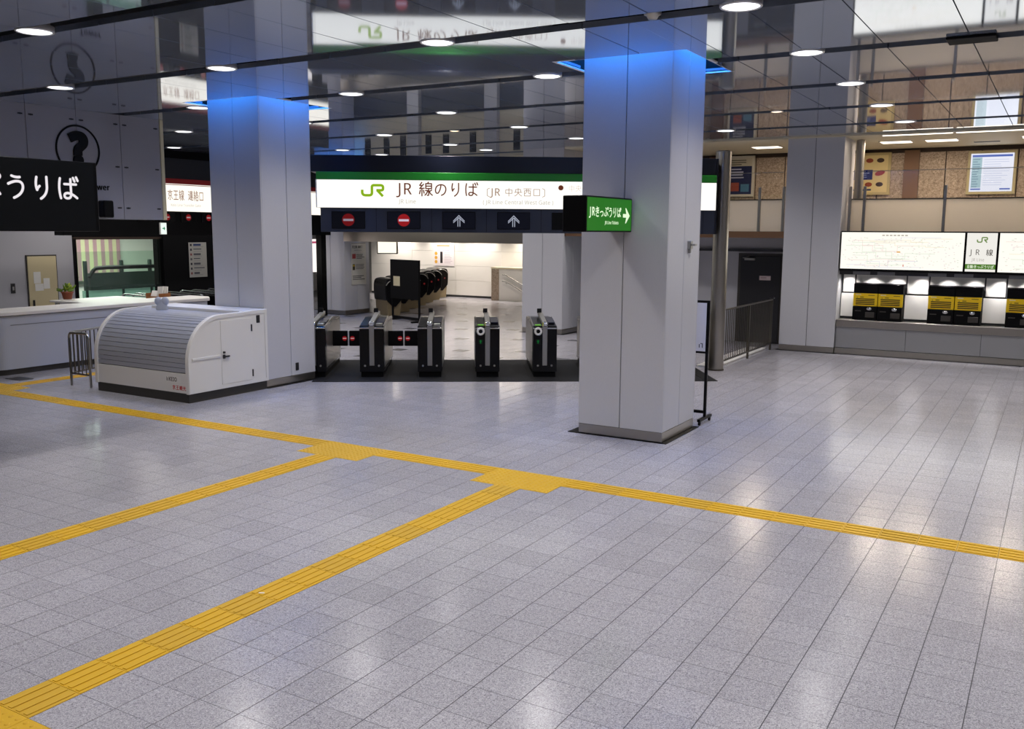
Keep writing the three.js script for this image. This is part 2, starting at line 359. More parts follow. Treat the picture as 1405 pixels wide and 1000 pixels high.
for (const x of [-9.24, -12.54, -15.84]) downlight(x, CZ - CP * 4 + 0.9, 'round white downlight in the channel close to the back pillars', 'downlights along the ceiling channels');
for (const z of [-10.4, -12.9]) downlight(-17.3, z, 'round white downlight behind the grey fascia above the counter', 'downlights above the counter');
for (const [x, z] of [[-10.75, -15.78], [-4.28, -15.78]]) downlight(x, z, 'small warm-white downlight between larger ones in a ceiling channel', 'small warm downlights', 0.55, true);
info(mesh('smoke_detector', new THREE.LatheGeometry([[0, -0.19], [0.04, -0.188], [0.06, -0.15], [0.08, -0.145], [0.085, -0.1], [0.02, -0.1], [0.02, 0.44], [0, 0.44]].map(([x, y]) => new THREE.Vector2(x, y)), 20), M.satin, scene, [-3.48, H + 0.16, -8.4]), 'small round smoke detector in ceiling channel before the blue-lit pillar', 'smoke detector');
info(mesh('speaker_box', boxG(0.46, 0.03, 0.34, 0.01), M.blackMatt, scene, [-0.98, H - 0.0165, CZ]), 'flat black speaker box in ceiling channel above ticket machines', 'speaker');

// ---------------------------------------------------------------- structure: outer walls of the hall
const structure = (name, mat, x0, x1, y0, y1, z0, z1) => info(blk(name, mat, scene, x0, x1, y0, y1, z0, z1), undefined, undefined, undefined, 'structure');
structure('wall_rear', M.wall, -27, 7, -0.3, 5.3, 6, 6.3);
structure('wall_right', M.wall, 7, 7.3, -0.3, 5.3, -26, 6.3);
structure('wall_left', M.wall, -27.3, -27, -0.3, 5.3, -36.3, 6.3);
structure('roof_slab', M.dim, -27.3, 7.3, 5.3, 5.5, -36.3, 6.3);
structure('wall_far', M.whiteWall, -27, -9.8, -0.3, 5.3, -36.3, -36);

// ---------------------------------------------------------------- pillars
function pillar(p, label, top, extra = {}) {
  const w = p.x1 - p.x0, d = p.z1 - p.z0, t = thing('pillar', label, 'pillar', [(p.x0 + p.x1) / 2, 0, (p.z0 + p.z1) / 2], 0, undefined, 'structure');
  blk('core', M.panelCore, t, -w / 2 + 0.02, w / 2 - 0.02, 0, top, -d / 2 + 0.02, d / 2 - 0.02);
  const g = 0.005, base = 0.13;
  for (const s of [-1, 1]) for (const q of [-1, 1]) {
    blk('panel', M.panel, t, q < 0 ? -w / 2 : g, q < 0 ? -g : w / 2, base, top, s * d / 2, s * (d / 2 - 0.025), 0.006);
    blk('panel', M.panel, t, s * w / 2, s * (w / 2 - 0.025), base, top, q < 0 ? -d / 2 + 0.026 : g, q < 0 ? -g : d / 2 - 0.026, 0.006);
  }
  for (const s of [-1, 1]) {
    blk('skirting', M.steel, t, -w / 2 + 0.004, w / 2 - 0.004, 0.012, base - 0.004, s * (d / 2 - 0.004), s * (d / 2 - 0.02), 0.004);
    blk('skirting', M.steel, t, s * (w / 2 - 0.004), s * (w / 2 - 0.02), 0.012, base - 0.004, -d / 2 + 0.021, d / 2 - 0.021, 0.004);
  }
  blk('floor_frame', M.black, t, -w / 2 - (extra.fx ?? 0.06), w / 2 + 0.06, 0, 0.008, -d / 2 - 0.06, d / 2 + 0.012);
  return t;
}
const midPillar = pillar(MID, 'free-standing grey panelled pillar carrying the green sign', 5.14, { fx: 0.14 });
const leftPillar = pillar(LEFT, 'blue-lit grey panelled pillar standing behind the white kiosk', 5.14);
pillar(BACKL, 'grey panelled pillar with a paper notice beyond the ticket gates', 5.14);
pillar(BACKM, 'grey panelled pillar by the back wall beyond the ticket gates', 4.55);
pillar(RIGHT, 'grey panelled pillar beside the ticket machines', 4.52);
info(mesh('bracket', flat([bg(-0.02, 0.03, -0.05, 0.05, -0.04, 0.04, 0.008), bg(0.03, 0.08, -0.012, 0.012, -0.05, 0.02, 0.004), bg(-0.02, 0.02, -0.1, -0.05, -0.012, 0.012, 0.004)]), M.satin, scene, [-3.985, 2.38, -11.0]), 'small metal bracket on the side of the pillar with green sign', 'bracket');
info(mesh('socket_cover', boxG(0.012, 0.13, 0.07, 0.005), M.doorDark, scene, [-10.875, 0.27, -11.28]), 'small dark socket cover low on the pillar behind the kiosk', 'socket');

// ---------------------------------------------------------------- green projecting sign
{
  const t = thing('projecting_sign', 'lit green box sign with white lettering projecting from grey pillar', 'sign', [-4.6, 2.53, -9.68]);
  blk('case', M.black, t, -0.145, 0.14, 0, 0.395, -0.615, 0.625, 0.012);
  const tex = canvasTex(512, 170, (c, w, h) => {
    c.fillStyle = '#256f1c'; c.fillRect(0, 0, w, h);
    let x = write(c, 'JR', 26, 46, 50, 13, '#e9ffd8', 1, 0.95);
    write(c, 'きっぷうりば', x - 4, 46, 52, 13, '#e9ffd8', 0.98, 0.98);
    c.fillStyle = '#e9ffd8'; c.font = 'bold 23px sans-serif'; c.fillText('JR Line Tickets', 196, 136);
    c.beginPath(); for (const [a, b] of [[408, 78], [448, 78], [436, 46], [446, 46], [492, 88], [446, 130], [436, 130], [448, 98], [408, 98]]) c.lineTo(a, b); c.fill();
  });
  const f = mesh('lit_face', new THREE.PlaneGeometry(1.19, 0.36), lit(tex, 1.0), t, [0.142, 0.197, 0.005], [0, Math.PI / 2, 0]);
  info(f, 'glowing green face with white lettering and arrow');
  blk('mounting_plate', M.black, t, -0.1, 0.1, 0.06, 0.33, -0.62, -0.6);
  areaLight(t, 0x3fae30, 0.15, 1.15, 0.34, [0.15, 0.197, 0.005], [0, -Math.PI / 2, 0]);
}
{ // movable notice board behind the pillar
  const t = thing('notice_board', 'wheeled black notice board with a white poster behind grey pillar', 'notice board', [-4.42, 0, -11.76]);
  for (const x of [-0.45, 0.45]) {
    blk('post', M.black, t, x - 0.018, x + 0.018, 0.06, 1.62, -0.018, 0.018, 0.005);
    const f = mesh('foot', flat([bg(x - 0.022, x + 0.022, 0.05, 0.09, -0.24, 0.24, 0.008)]), M.black, t);
    for (const z of [-0.2, 0.2]) mesh('caster', cyl(0.028, 0.028, 0.022, 14).rotateZ(Math.PI / 2), M.blackMatt, f, [x, 0.028, z]);
  }
  blk('crossbar', M.black, t, -0.45, 0.45, 0.13, 0.17, -0.015, 0.015, 0.004);
  blk('board', M.black, t, -0.47, 0.47, 0.94, 1.645, -0.015, 0.012, 0.004);
  const tex = canvasTex(256, 192, (c, w, h) => { c.fillStyle = '#dfe0ea'; c.fillRect(0, 0, w, h); lines(c, 20, 14, 210, 2, 8, '#99a'); lines(c, 30, 60, 180, 6, 14, '#c4c6d2'); c.fillStyle = '#223'; c.fillRect(226, 164, 3, 14); c.fillRect(232, 160, 5, 3); c.fillRect(238, 160, 3, 18); });
  mesh('poster', new THREE.PlaneGeometry(0.89, 0.645), printed(tex), t, [0, 1.29, 0.0135]);
}

// ---------------------------------------------------------------- ticket gates
{
  const t = thing('gate_mat', 'dark floor mat strip under the row of ticket gates', 'floor mat', gatePos(3.45, 1.31), TURN);
  blk('mat_slab', M.mat, t, -3.42, 3.5, 0, 0.008, -1.33, 1.31);
  for (let s = -3.2; s < 3.5; s += 0.5) blk('joint_strip', M.matLine, t, s - 0.02, s + 0.02, 0.006, 0.011, -1.33, 1.31);
}
const sideShape = (() => {                 // side outline, front at z = 0, back at z = -1.9
  const s = new THREE.Shape(); s.moveTo(0, 0.1); s.lineTo(0, 0.83); s.quadraticCurveTo(0, 0.87, 0.05, 0.885); s.lineTo(0.9, 0.955); s.lineTo(1.75, 0.9); s.quadraticCurveTo(1.9, 0.88, 1.9, 0.8); s.lineTo(1.9, 0.1); s.closePath(); return s;
})();
const gateBody = new THREE.ExtrudeGeometry(sideShape, { depth: 0.4, bevelEnabled: true, bevelThickness: 0.01, bevelSize: 0.008, bevelSegments: 2 }).rotateY(Math.PI / 2).translate(-0.2, 0, 0);
const innerShape = new THREE.Shape([[0.1, 0.16], [0.1, 0.8], [0.16, 0.84], [0.9, 0.9], [1.74, 0.85], [1.8, 0.8], [1.8, 0.16]].map(([a, b]) => new THREE.Vector2(a, b)));
const gateSide = new THREE.ExtrudeGeometry(innerShape, { depth: 0.012, bevelEnabled: false }).rotateY(Math.PI / 2);
const stopTex = canvasTex(96, 96, (c) => { c.fillStyle = '#0a0a0c'; c.fillRect(0, 0, 96, 96); c.fillStyle = '#b81c22'; c.beginPath(); c.arc(48, 48, 40, 0, 7); c.fill(); c.fillStyle = '#f0d8dc'; c.fillRect(18, 40, 60, 16); });
const goTex = canvasTex(96, 96, (c) => { c.fillStyle = '#0a0a0c'; c.fillRect(0, 0, 96, 96); c.fillStyle = '#0f8a3a'; c.beginPath(); for (const [x, y] of [[48, 14], [76, 44], [58, 44], [58, 82], [38, 82], [38, 44], [20, 44]]) c.lineTo(x, y); c.fill(); });
const stopMat = lit(stopTex, 0.42), goMat = lit(goTex, 0.5);
function gate(s, label, kind, flaps) {
  const t = thing('ticket_gate', label, 'ticket gate', [gatePos(s, 0.45)[0], 0.0115, gatePos(s, 0.45)[2]], TURN, 'ticket gates under the overhead sign');
  mesh('body', gateBody, M.blackGloss, t);
  blk('kick_base', M.blackMatt, t, -0.19, 0.19, 0, 0.1, -1.88, -0.02);
  for (const q of [-1, 1]) mesh('side_panel', gateSide, M.gateGrey, t, [q > 0 ? 0.204 : -0.216, 0, 0]);
  blk('centre_strip', M.satin, t, -0.042, 0.042, 0.2, 0.9, -0.02, 0.014, 0.006);
  mesh('top_ridge', flat([bg(-0.042, 0.042, 0, 0.07, -1.2, 0, 0.012)]), M.satin, t, [0, 0.885, 0.005], [0.08, 0, 0]);
  mesh('ridge_nose', new THREE.CapsuleGeometry(0.04, 0.03, 6, 12).rotateZ(Math.PI / 2).scale(1, 1.1, 1), M.chrome, t, [0, 0.925, -0.005]);
  blk('front_trim', M.chrome, t, -0.208, 0.208, 0.842, 0.862, -0.03, 0.012, 0.004);
  for (const q of [-1, 1]) {
    mesh('screw', cyl(0.018, 0.018, 0.01, 14).rotateX(Math.PI / 2), M.satin, t, [q * 0.12, 0.2, 0.012]);
    mesh('edge_trim', flat([bg(-0.006, 0.006, 0, 0.014, -0.95, 0, 0.003)]), M.chrome, t, [q * 0.2, 0.888, -0.04], [0.08, 0, 0]);
  }
  blk('top_screen', M.blueBlack, t, 0.06, 0.19, 0.93, 0.955, -0.62, -0.2, 0.004).rotation.x = 0.08;
  const d = mesh('status_display', flat([bg(-0.04, 0.04, 0, 0.08, -0.02, 0.02, 0.006), bg(-0.02, 0.02, -0.1, 0.01, -0.015, 0.015, 0.004)]), M.black, t, [-0.02, 1.03, -1.05], [-0.3, 0, 0]);
  if (kind === 'reader') {
    const r = mesh('card_reader', new THREE.TorusGeometry(0.052, 0.02, 10, 24), M.white, t, [-0.12, 0.8, 0.018]);
    mesh('reader_face', cyl(0.045, 0.045, 0.014, 20).rotateX(Math.PI / 2), M.blackGloss, r);
    mesh('reader_lamp', boxG(0.1, 0.012, 0.05, 0.004), glow(0x7fd83a, 0.6), t, [-0.12, 0.905, -0.08], [0.08, 0, 0]);
    mesh('ridge_marker', boxG(0.02, 0.06, 0.03, 0.004), std(0xc9c83c, 0.4), t, [-0.036, 0.925, 0.012]);
    mesh('arrow_display', new THREE.PlaneGeometry(0.09, 0.09), goMat, t, [-0.12, 0.62, 0.0105]);
  } else {
    blk('ticket_slot', M.satin, t, 0.07, 0.18, 0.885, 0.93, -0.16, -0.03, 0.008);
    if (s === 0) blk('blue_insert', std(0x1b2f8f, 0.4), t, -0.18, -0.06, 0.872, 0.9, -0.14, -0.02, 0.006).rotation.x = 0.08;
  }
  for (const q of flaps) {
    const f = blk('flap', M.black, t, q > 0 ? 0.2 : -0.49, q > 0 ? 0.49 : -0.2, 0.44, 0.72, -0.86, -0.82, 0.018);
    mesh('stop_sign', new THREE.CircleGeometry(0.05, 24), stopMat, f, [q * 0.085, 0.0, 0.0215]);
    mesh('flap_edge', boxG(0.012, 0.27, 0.036, 0.003), M.white, f, [q * 0.148, 0, 0]);
  }
}
gate(0, 'ticket gate half hidden behind the pillar at the kiosk', 'slot', [1]);
gate(1, 'closed ticket gate with red-marked flaps on both sides', 'slot', [-1, 1]);
gate(2, 'ticket gate beside the open lane with a flap on one side only', 'slot', [-1]);
gate(3, 'ticket gate with white card reader between two open lanes', 'reader', []);
gate(4, 'ticket gate with white card reader standing in front of the back-wall pillar', 'reader', []);
gate(5, 'ticket gate almost hidden behind the pillar with green sign', 'reader', []);
gate(6.3, 'ticket gate glimpsed under the wheeled notice board', 'slot', []);

// overhead sign across the gates
{
  const t = thing('overhead_sign', 'long illuminated white overhead sign with green stripe above the ticket gates', 'sign', gatePos(0, 1.0), TURN);
  const L = 7.05;
  blk('header_beam', M.navy, t, -0.06, L, 3.53, 3.82, -0.45, 0.05, 0.01);
  blk('green_stripe', M.green, t, 0.04, L, 3.4, 3.53, -0.42, 0.09, 0.006);
  blk('light_box', M.white, t, 0.03, L, 2.92, 3.4, -0.4, 0.085);
  const tex = canvasTex(2048, 142, (c, w, h) => {
    const m = w / 7.0, y = (v) => (3.395 - v) / 0.475 * h;
    c.fillStyle = '#fffdf6'; c.fillRect(0, 0, w, h);
    const X = (s) => (s - 0.05) * m;
    emblem(c, X(0.81), y(3.33), 0.4 * m, '#7fa512');
    let x = write(c, 'JR', X(1.44), y(3.36), 0.225 * m, 6, '#5a2a1a');
    write(c, '線のりば', X(1.8), y(3.37), 0.25 * m, 8, '#5a2a1a', 1.05);
    write(c, '〔', X(2.9), y(3.28), 0.165 * m, 5, '#8a6a58'); write(c, 'JR', X(3.06), y(3.28), 0.15 * m, 5, '#8a6a58');
    write(c, '中央西口', X(3.3), y(3.285), 0.155 * m, 5.5, '#8a6a58', 1.05); write(c, '〕', X(3.94), y(3.28), 0.165 * m, 5, '#8a6a58');
    c.fillStyle = '#b9b4ac'; c.font = 0.1 * m + 'px sans-serif'; c.fillText('JR Line', X(1.46), y(3.0)); c.fillText('( JR Line Central West Gate )', X(2.92), y(2.995));
    c.fillStyle = '#5a2a1a'; c.beginPath(); c.arc(X(4.29), y(3.29), 0.045 * m, 0, 7); c.fill();
    c.fillStyle = '#c9b8ae'; write(c, '中央線', X(4.42), y(3.34), 0.12 * m, 5, '#c9b8ae');
  });
  info(mesh('lit_face', new THREE.PlaneGeometry(7.0, 0.475), lit(tex, 1.12), t, [3.55, 3.157, 0.0865]), 'glowing white face with dark lettering and green emblem');
  areaLight(t, 0xfff8ea, 0.2, 6.9, 0.45, [3.55, 3.157, 0.1], [0, Math.PI, 0]);
  blk('display_band', M.navyBand, t, 0.1, L, 2.5, 2.92, -0.36, 0.06, 0.008);
  const upTex = canvasTex(192, 96, (c, w, h) => { c.fillStyle = '#0a0c18'; c.fillRect(0, 0, w, h); c.strokeStyle = '#b9bfd0'; c.lineWidth = 5; for (const o of [0, 13]) { c.beginPath(); c.moveTo(62, 52 + o * 0.7); c.lineTo(96, 18 + o); c.lineTo(130, 52 + o * 0.7); c.stroke(); } c.beginPath(); c.moveTo(90, 30); c.lineTo(90, 84); c.moveTo(102, 30); c.lineTo(102, 84); c.stroke(); });
  const noTex = canvasTex(192, 96, (c, w, h) => { c.fillStyle = '#0a0c18'; c.fillRect(0, 0, w, h); c.fillStyle = '#9c1a20'; c.beginPath(); c.arc(96, 48, 37, 0, 7); c.fill(); c.fillStyle = '#d8c8dc'; c.fillRect(66, 42, 60, 13); });
  const blank = M.blackGloss, up = lit(upTex, 0.8), no = lit(noTex, 0.85), noDim = lit(noTex, 0.4);
  const kinds = [noDim, no, up, up, blank, blank, blank];
  kinds.forEach((k, n) => {
    const s = 0.29 + n * 0.962, d = blk('display', M.black, t, s, s + 0.58, 2.56, 2.86, 0.05, 0.075, 0.006);
    if (k !== blank) mesh('lit_symbol', new THREE.PlaneGeometry(0.56, 0.28), k, d, [0, 0, 0.0135]);
    blk('band_joint', M.black, t, s + 0.77, s + 0.776, 2.51, 2.91, 0.058, 0.0615);
  });
  blk('end_cap', M.navy, t, L, L + 0.03, 2.5, 3.82, -0.45, 0.06);
}
{ // steel column carrying the end of the sign
  const t = thing('steel_column', 'tall round stainless steel column at the end of the railing', 'column', [-5.4, 0, -16.53]);
  mesh('shaft', cyl(0.14, 0.14, 3.97, 40), M.steel, t, [0, 1.985, 0]);
  mesh('cap', new THREE.LatheGeometry([[0, 0.02], [0.12, 0.018], [0.14, 0]].map(([x, y]) => new THREE.Vector2(x, y)), 40), M.steel, t, [0, 3.97, 0]);
  mesh('base_ring', cyl(0.15, 0.15, 0.03, 40), M.steelDark, t, [0, 0.015, 0]);
}
{ // railing in front of the side door
  const t = thing('railing', 'dark metal bar railing between steel column and pillar by ticket machines', 'railing', [-5.36, 0, -18.4]);
  blk('kerb', M.white, t, -0.5, -0.1, 0, 0.03, -1.75, 1.65);
  mesh('top_rail', boxG(0.05, 0.03, 3.4, 0.008), M.steelDark, t, [0, 1.1, 0]);
  mesh('bottom_rail', boxG(0.03, 0.03, 3.4, 0.006), M.steelDark, t, [0, 0.14, 0]);
  for (const z of [-1.68, 0, 1.68]) blk('post', M.steelDark, t, -0.02, 0.02, 0, 1.09, z - 0.02, z + 0.02, 0.004);
  const barG = boxG(0.016, 0.94, 0.016);
  for (let k = 1; k < 30; k++) if (k !== 15) mesh('baluster', barG, M.steelDark, t, [0, 0.62, -1.68 + k * 0.112]);
}

// ---------------------------------------------------------------- beyond the gates
structure('wall_back', M.wall, -10.5, -3.9, -0.3, 2.42, -21.6, -21.3);
structure('trim_1', M.panelCore, -10.5, -5.2, 2.1, 2.16, -21.3, -21.24);
structure('wall_passage_side', M.wall, -10.5, -10.2, -0.3, 4.6, -36, -21.6);
{
  const t = thing('door', 'dark grey steel door with a small white notice behind the railing', 'door', [-5.98, 0, -21.3], 0, undefined, 'structure'); t.name = 'door_1';
  blk('frame', M.doorFrame, t, -0.52, 0.52, 0, 2.06, 0, 0.03);
  blk('leaf', M.doorDark, t, -0.46, 0.46, 0.01, 2.0, 0.015, 0.05, 0.004);
  const tex = canvasTex(128, 48, (c, w, h) => { c.fillStyle = '#e6d6d4'; c.fillRect(0, 0, w, h); c.strokeStyle = '#a04040'; c.strokeRect(4, 4, w - 8, h - 8); lines(c, 14, 14, 100, 2, 12, '#9a6a6a', 4); });
  mesh('notice', new THREE.PlaneGeometry(0.26, 0.1), printed(tex), t, [0.12, 1.5, 0.052]);
  mesh('handle', flat([cyl(0.03, 0.03, 0.02, 16).rotateX(Math.PI / 2), bg(-0.1, 0.01, -0.012, 0.012, 0.02, 0.04, 0.006)]), M.chrome, t, [0.36, 1.05, 0.06]);
  mesh('door_closer', flat([bg(-0.12, 0.12, -0.03, 0.03, 0, 0.06, 0.008), bar([0.1, 0, 0.06], [-0.14, 0.03, 0.12], 0.008), bar([-0.14, 0.03, 0.12], [-0.02, 0.06, 0.02], 0.008)]), M.satin, t, [-0.24, 1.93, 0.05]);
}
{ // exit sign on the back wall
  const t = thing('exit_sign', 'small lit white and green exit sign on the wall beside back pillar', 'exit sign', [-10.02, 1.93, -21.3]);
  blk('case', M.white, t, -0.1, 0.1, -0.15, 0.15, 0, 0.05, 0.008);
  const tex = canvasTex(96, 144, (c, w, h) => { c.fillStyle = '#f4fff8'; c.fillRect(0, 0, w, h); c.fillStyle = '#128a5a'; c.fillRect(26, 60, 44, 14); c.fillRect(50, 36, 14, 62); });
  mesh('lit_face', new THREE.PlaneGeometry(0.18, 0.28), lit(tex, 1), t, [0, 0, 0.052]);
}
structure('trim_2', M.steel, -18.4, -11.66, 2.2, 2.56, -21.4, -21.15);
{ // upper wall over the passage
  const t = thing('wall_upper', 'tan upper wall with dark upright slots over the passage', 'wall', [-15.0, 0, -21.9], 0, undefined, 'structure');
  blk('upper_panel', M.beige, t, -3.45, 4.4, 3.3, 4.6, -0.15, 0.15); blk('lower_band', M.navyBand, t, -3.45, 4.4, 2.56, 3.3, -0.15, 0.15);
  for (const x of [-2.9, -2.2, -1.6, -0.7, -0.1, 0.8, 2.2, 2.8]) blk('slot', M.blackMatt, t, x - 0.1, x + 0.1, 3.85, 4.38, 0.14, 0.17);
  for (const x of [-1.15, 1.45, 3.9]) blk('pilaster', M.panel, t, x - 0.2, x + 0.2, 2.56, 4.6, 0.14, 0.3);
}
// far white wall of the passage, with stair opening
const farWall = thing('wall_passage', 'brightly lit white panelled wall at the end of the passage', 'wall', [-20, 0, -29.5], 0, undefined, 'structure');
for (let k = 0; k < 5; k++) for (let r = 0; r < 5; r++) blk('wall_panel', M.whiteWall, farWall, -4.2 + k * 2.07, -4.2 + (k + 1) * 2.07 - 0.008, 0.08 + r * 0.56, 0.08 + (r + 1) * 0.56 - 0.006, -0.1, 0);
blk('wall_backing', M.concrete, farWall, -7, 6.3, 0, 3.4, -0.3, -0.1);
blk('base_strip', M.doorDark, farWall, -4.2, 2.0, 0, 0.08, -0.1, 0.005);
blk('passage_soffit', M.dim, farWall, -7, 9.6, 3.0, 3.1, -6, 7.5);
{
  const t = thing('stair_wall', 'white stair side wall with handrail at the end of the passage', 'wall', [-17.4, 0, -28.95], 0, undefined, 'structure');
  blk('newel_wall', M.brownTile, t, -0.62, -0.3, 0, 1.15, -0.5, 0.12);
  blk('side_wall', M.whiteWall, t, -0.3, 4.5, 0, 1.2, -0.25, 0.1);
  blk('coping', M.beige, t, -0.62, 4.5, 1.15, 1.22, -0.27, 0.14);
  for (const y of [0.95, 0.72]) { const h = mesh('handrail', tube([[-0.1, y, 0.2], [0.0, y + 0.02, 0.2], [1.6, y - 0.75, 0.2]], 0.022, 20, 8), M.satin, t); }
  for (const x of [0.05, 0.6, 1.2]) mesh('rail_bracket', bar([x, 0.66 - x * 0.45, 0.1], [x, 0.69 - x * 0.45, 0.2], 0.012), M.satin, t);
}
for (const [x, n] of [[-22.6, 0], [-20.6, 1], [-18.9, 2], [-16.6, 3]]) {
  const t = thing('wall_washer', 'small recessed downlight washing the white passage wall', 'ceiling light', [x, 3.0, -29.05], 0, 'wall washers in the passage');
  mesh('rim', slimRimG, rimMat, t).scale.setScalar(0.5); mesh('lens', lensG, lensMat, t).scale.setScalar(0.5);
  spot(t, 0xfff4e6, 26, [0, -0.03, 0], [0, -3, -0.15], 1.0, 0.8, 2);
}
for (const [x, z] of [[-20.5, -26], [-16.8, -27.3], [-14.5, -24.5]]) {
  const t = thing('passage_light', 'square ceiling light inside the passage beyond the gates', 'ceiling light', [x, 2.99, z], 0, 'passage ceiling lights');
  blk('frame', rimMat, t, -0.33, 0.33, -0.03, 0.01, -0.33, 0.33, 0.008); blk('diffuser', glow(0xfff3e0, 2.5), t, -0.3, 0.3, -0.036, -0.028, -0.3, 0.3);
  areaLight(t, 0xfff2e2, 22, 0.58, 0.58, [0, -0.045, 0], [-Math.PI / 2, 0, 0]);
}
{ // notice on the back pillar
  const tex = canvasTex(192, 352, (c, w, h) => {
    c.fillStyle = '#d9d6cc'; c.fillRect(0, 0, w, h); c.fillStyle = '#55545a'; c.fillRect(4, 2, w - 8, 3); write(c, '京王線 連絡口', 12, 22, 24, 10, '#222', 0.92, 0.95); lines(c, 40, 60, 110, 1, 10, '#777', 3);
    c.fillStyle = '#a5242c'; c.fillRect(12, 92, 46, 40); lines(c, 66, 96, 110, 4, 11, '#444', 5);
    c.fillStyle = '#3a3414'; c.fillRect(16, 178, 30, 50); c.fillStyle = '#c9a824'; c.fillRect(20, 184, 22, 14); lines(c, 56, 180, 120, 4, 12, '#555', 5); lines(c, 14, 276, 160, 3, 14, '#444', 6);
  });
  const t = thing('wall_notice', 'tall paper notice on the pillar beyond the gates', 'poster', [-18.41, 1.52, -21.83]);
  blk('sheet', M.paper, t, 0, 0.008, -0.63, 0.63, -0.34, 0.34);
  mesh('print', new THREE.PlaneGeometry(0.68, 1.26), printed(tex), t, [0.0095, 0, 0], [0, Math.PI / 2, 0]);
}
{ // poster on the far wall
  const tex = canvasTex(192, 160, (c, w, h) => {
    c.fillStyle = '#efe6ea'; c.fillRect(0, 0, w, h); c.fillStyle = '#a89878'; c.fillRect(30, 6, 120, 14); lines(c, 34, 34, 130, 2, 10, '#a9a4c0', 4);
    c.fillStyle = '#e0a83a'; for (const y of [70, 100, 130]) { c.beginPath(); c.arc(22, y, 13, 0, 7); c.fill(); } c.fillStyle = '#2a2226'; c.fillRect(62, 56, 22, 84); lines(c, 100, 62, 80, 7, 12, '#c8b8c4', 4);
  });
  const t = thing('wall_poster', 'pale poster with yellow dots on the white passage wall', 'poster', [-20.6, 1.6, -29.5]);
  blk('sheet', M.paper, t, -0.48, 0.48, -0.42, 0.42, 0, 0.012);
  mesh('print', new THREE.PlaneGeometry(0.96, 0.84), printed(tex), t, [0, 0, 0.0135]);
}
{ // black board on a stand
  const t = thing('blackboard_stand', 'black board on a dark metal stand beyond the gates', 'board', [-15.8, 0, -20.74], -0.28);
  for (const x of [-0.62, 0.62]) {
    blk('post', M.black, t, x - 0.03, x + 0.03, 0.04, 1.72, -0.02, 0.02, 0.005);
    blk('foot', M.black, t, x - 0.035, x + 0.035, 0, 0.05, -0.28, 0.28, 0.01);
  }
  blk('crossbar', M.black, t, -0.62, 0.62, 0.05, 0.13, -0.02, 0.02, 0.005);
  blk('board', M.blackMatt, t, -0.66, 0.66, 0.62, 1.72, 0.0, 0.05, 0.008);
  blk('notice', M.cream, t, -0.5, -0.2, 0.98, 1.25, 0.05, 0.056);
}
// second row of gates along the passage
const farGateBody = (() => {
  const s = new THREE.Shape(); s.moveTo(-0.24, 0.5); s.quadraticCurveTo(-0.3, 1.0, -0.2, 1.08); s.quadraticCurveTo(0, 1.14, 0.2, 1.08); s.quadraticCurveTo(0.3, 1.0, 0.24, 0.5); s.lineTo(0.04, 0.3); s.lineTo(-0.04, 0.3); s.closePath();
  return new THREE.ExtrudeGeometry(s, { depth: 0.8, bevelEnabled: true, bevelThickness: 0.03, bevelSize: 0.02, bevelSegments: 2 }).translate(0, 0, -0.8);
})();
const farGateFoot = (() => {
  const s = new THREE.Shape(); s.moveTo(-0.2, 0.02); s.lineTo(-0.24, 0.52); s.lineTo(-0.05, 0.28); s.lineTo(0.05, 0.28); s.lineTo(0.24, 0.52); s.lineTo(0.2, 0.02); s.closePath();
  return new THREE.ExtrudeGeometry(s, { depth: 0.78, bevelEnabled: false }).translate(0, 0, -0.79);
})();
for (let k = 0; k < 7; k++) {
  const f = k / 6, label = 'rounded black ticket gate with brown foot, ' + ['the one by the notice pillar', 'second one from the notice pillar', 'third one from the notice pillar', 'fourth one from the notice pillar', 'third one from the white wall', 'second one from the white wall', 'the one next to the white wall'][k];
  const t = thing('passage_gate', label, 'ticket gate', [-17.0 - f * 3.2, 0, -21.75 - f * 7.0], 1.12, 'ticket gates along the passage');
  mesh('body', farGateBody, M.blackGloss, t); mesh('foot', farGateFoot, M.olive, t);
  mesh('lamp', cyl(0.03, 0.03, 0.02, 12).rotateX(Math.PI / 2), M.redGlow, t, [0.12, 0.75, 0.035]);
  mesh('front_rim', new THREE.TorusGeometry(0.3, 0.012, 8, 20, 2.2), M.satin, t, [0, 0.78, 0.03], [0, 0, 0.47]);
}
{ // hanging monitor over those gates
  const t = thing('hanging_monitor', 'small lit monitor hanging from the passage beam', 'monitor', [-18.15, 2.02, -22.9], 0.5);
  blk('case', M.black, t, -0.32, 0.32, -0.22, 0.22, -0.16, 0, 0.012); blk('screen', glow(0xfff6e4, 1.2), t, -0.29, 0.29, -0.19, 0.19, 0, 0.004);
  blk('hanger', M.black, t, -0.03, 0.03, 0.22, 1.0, -0.1, -0.04);
}

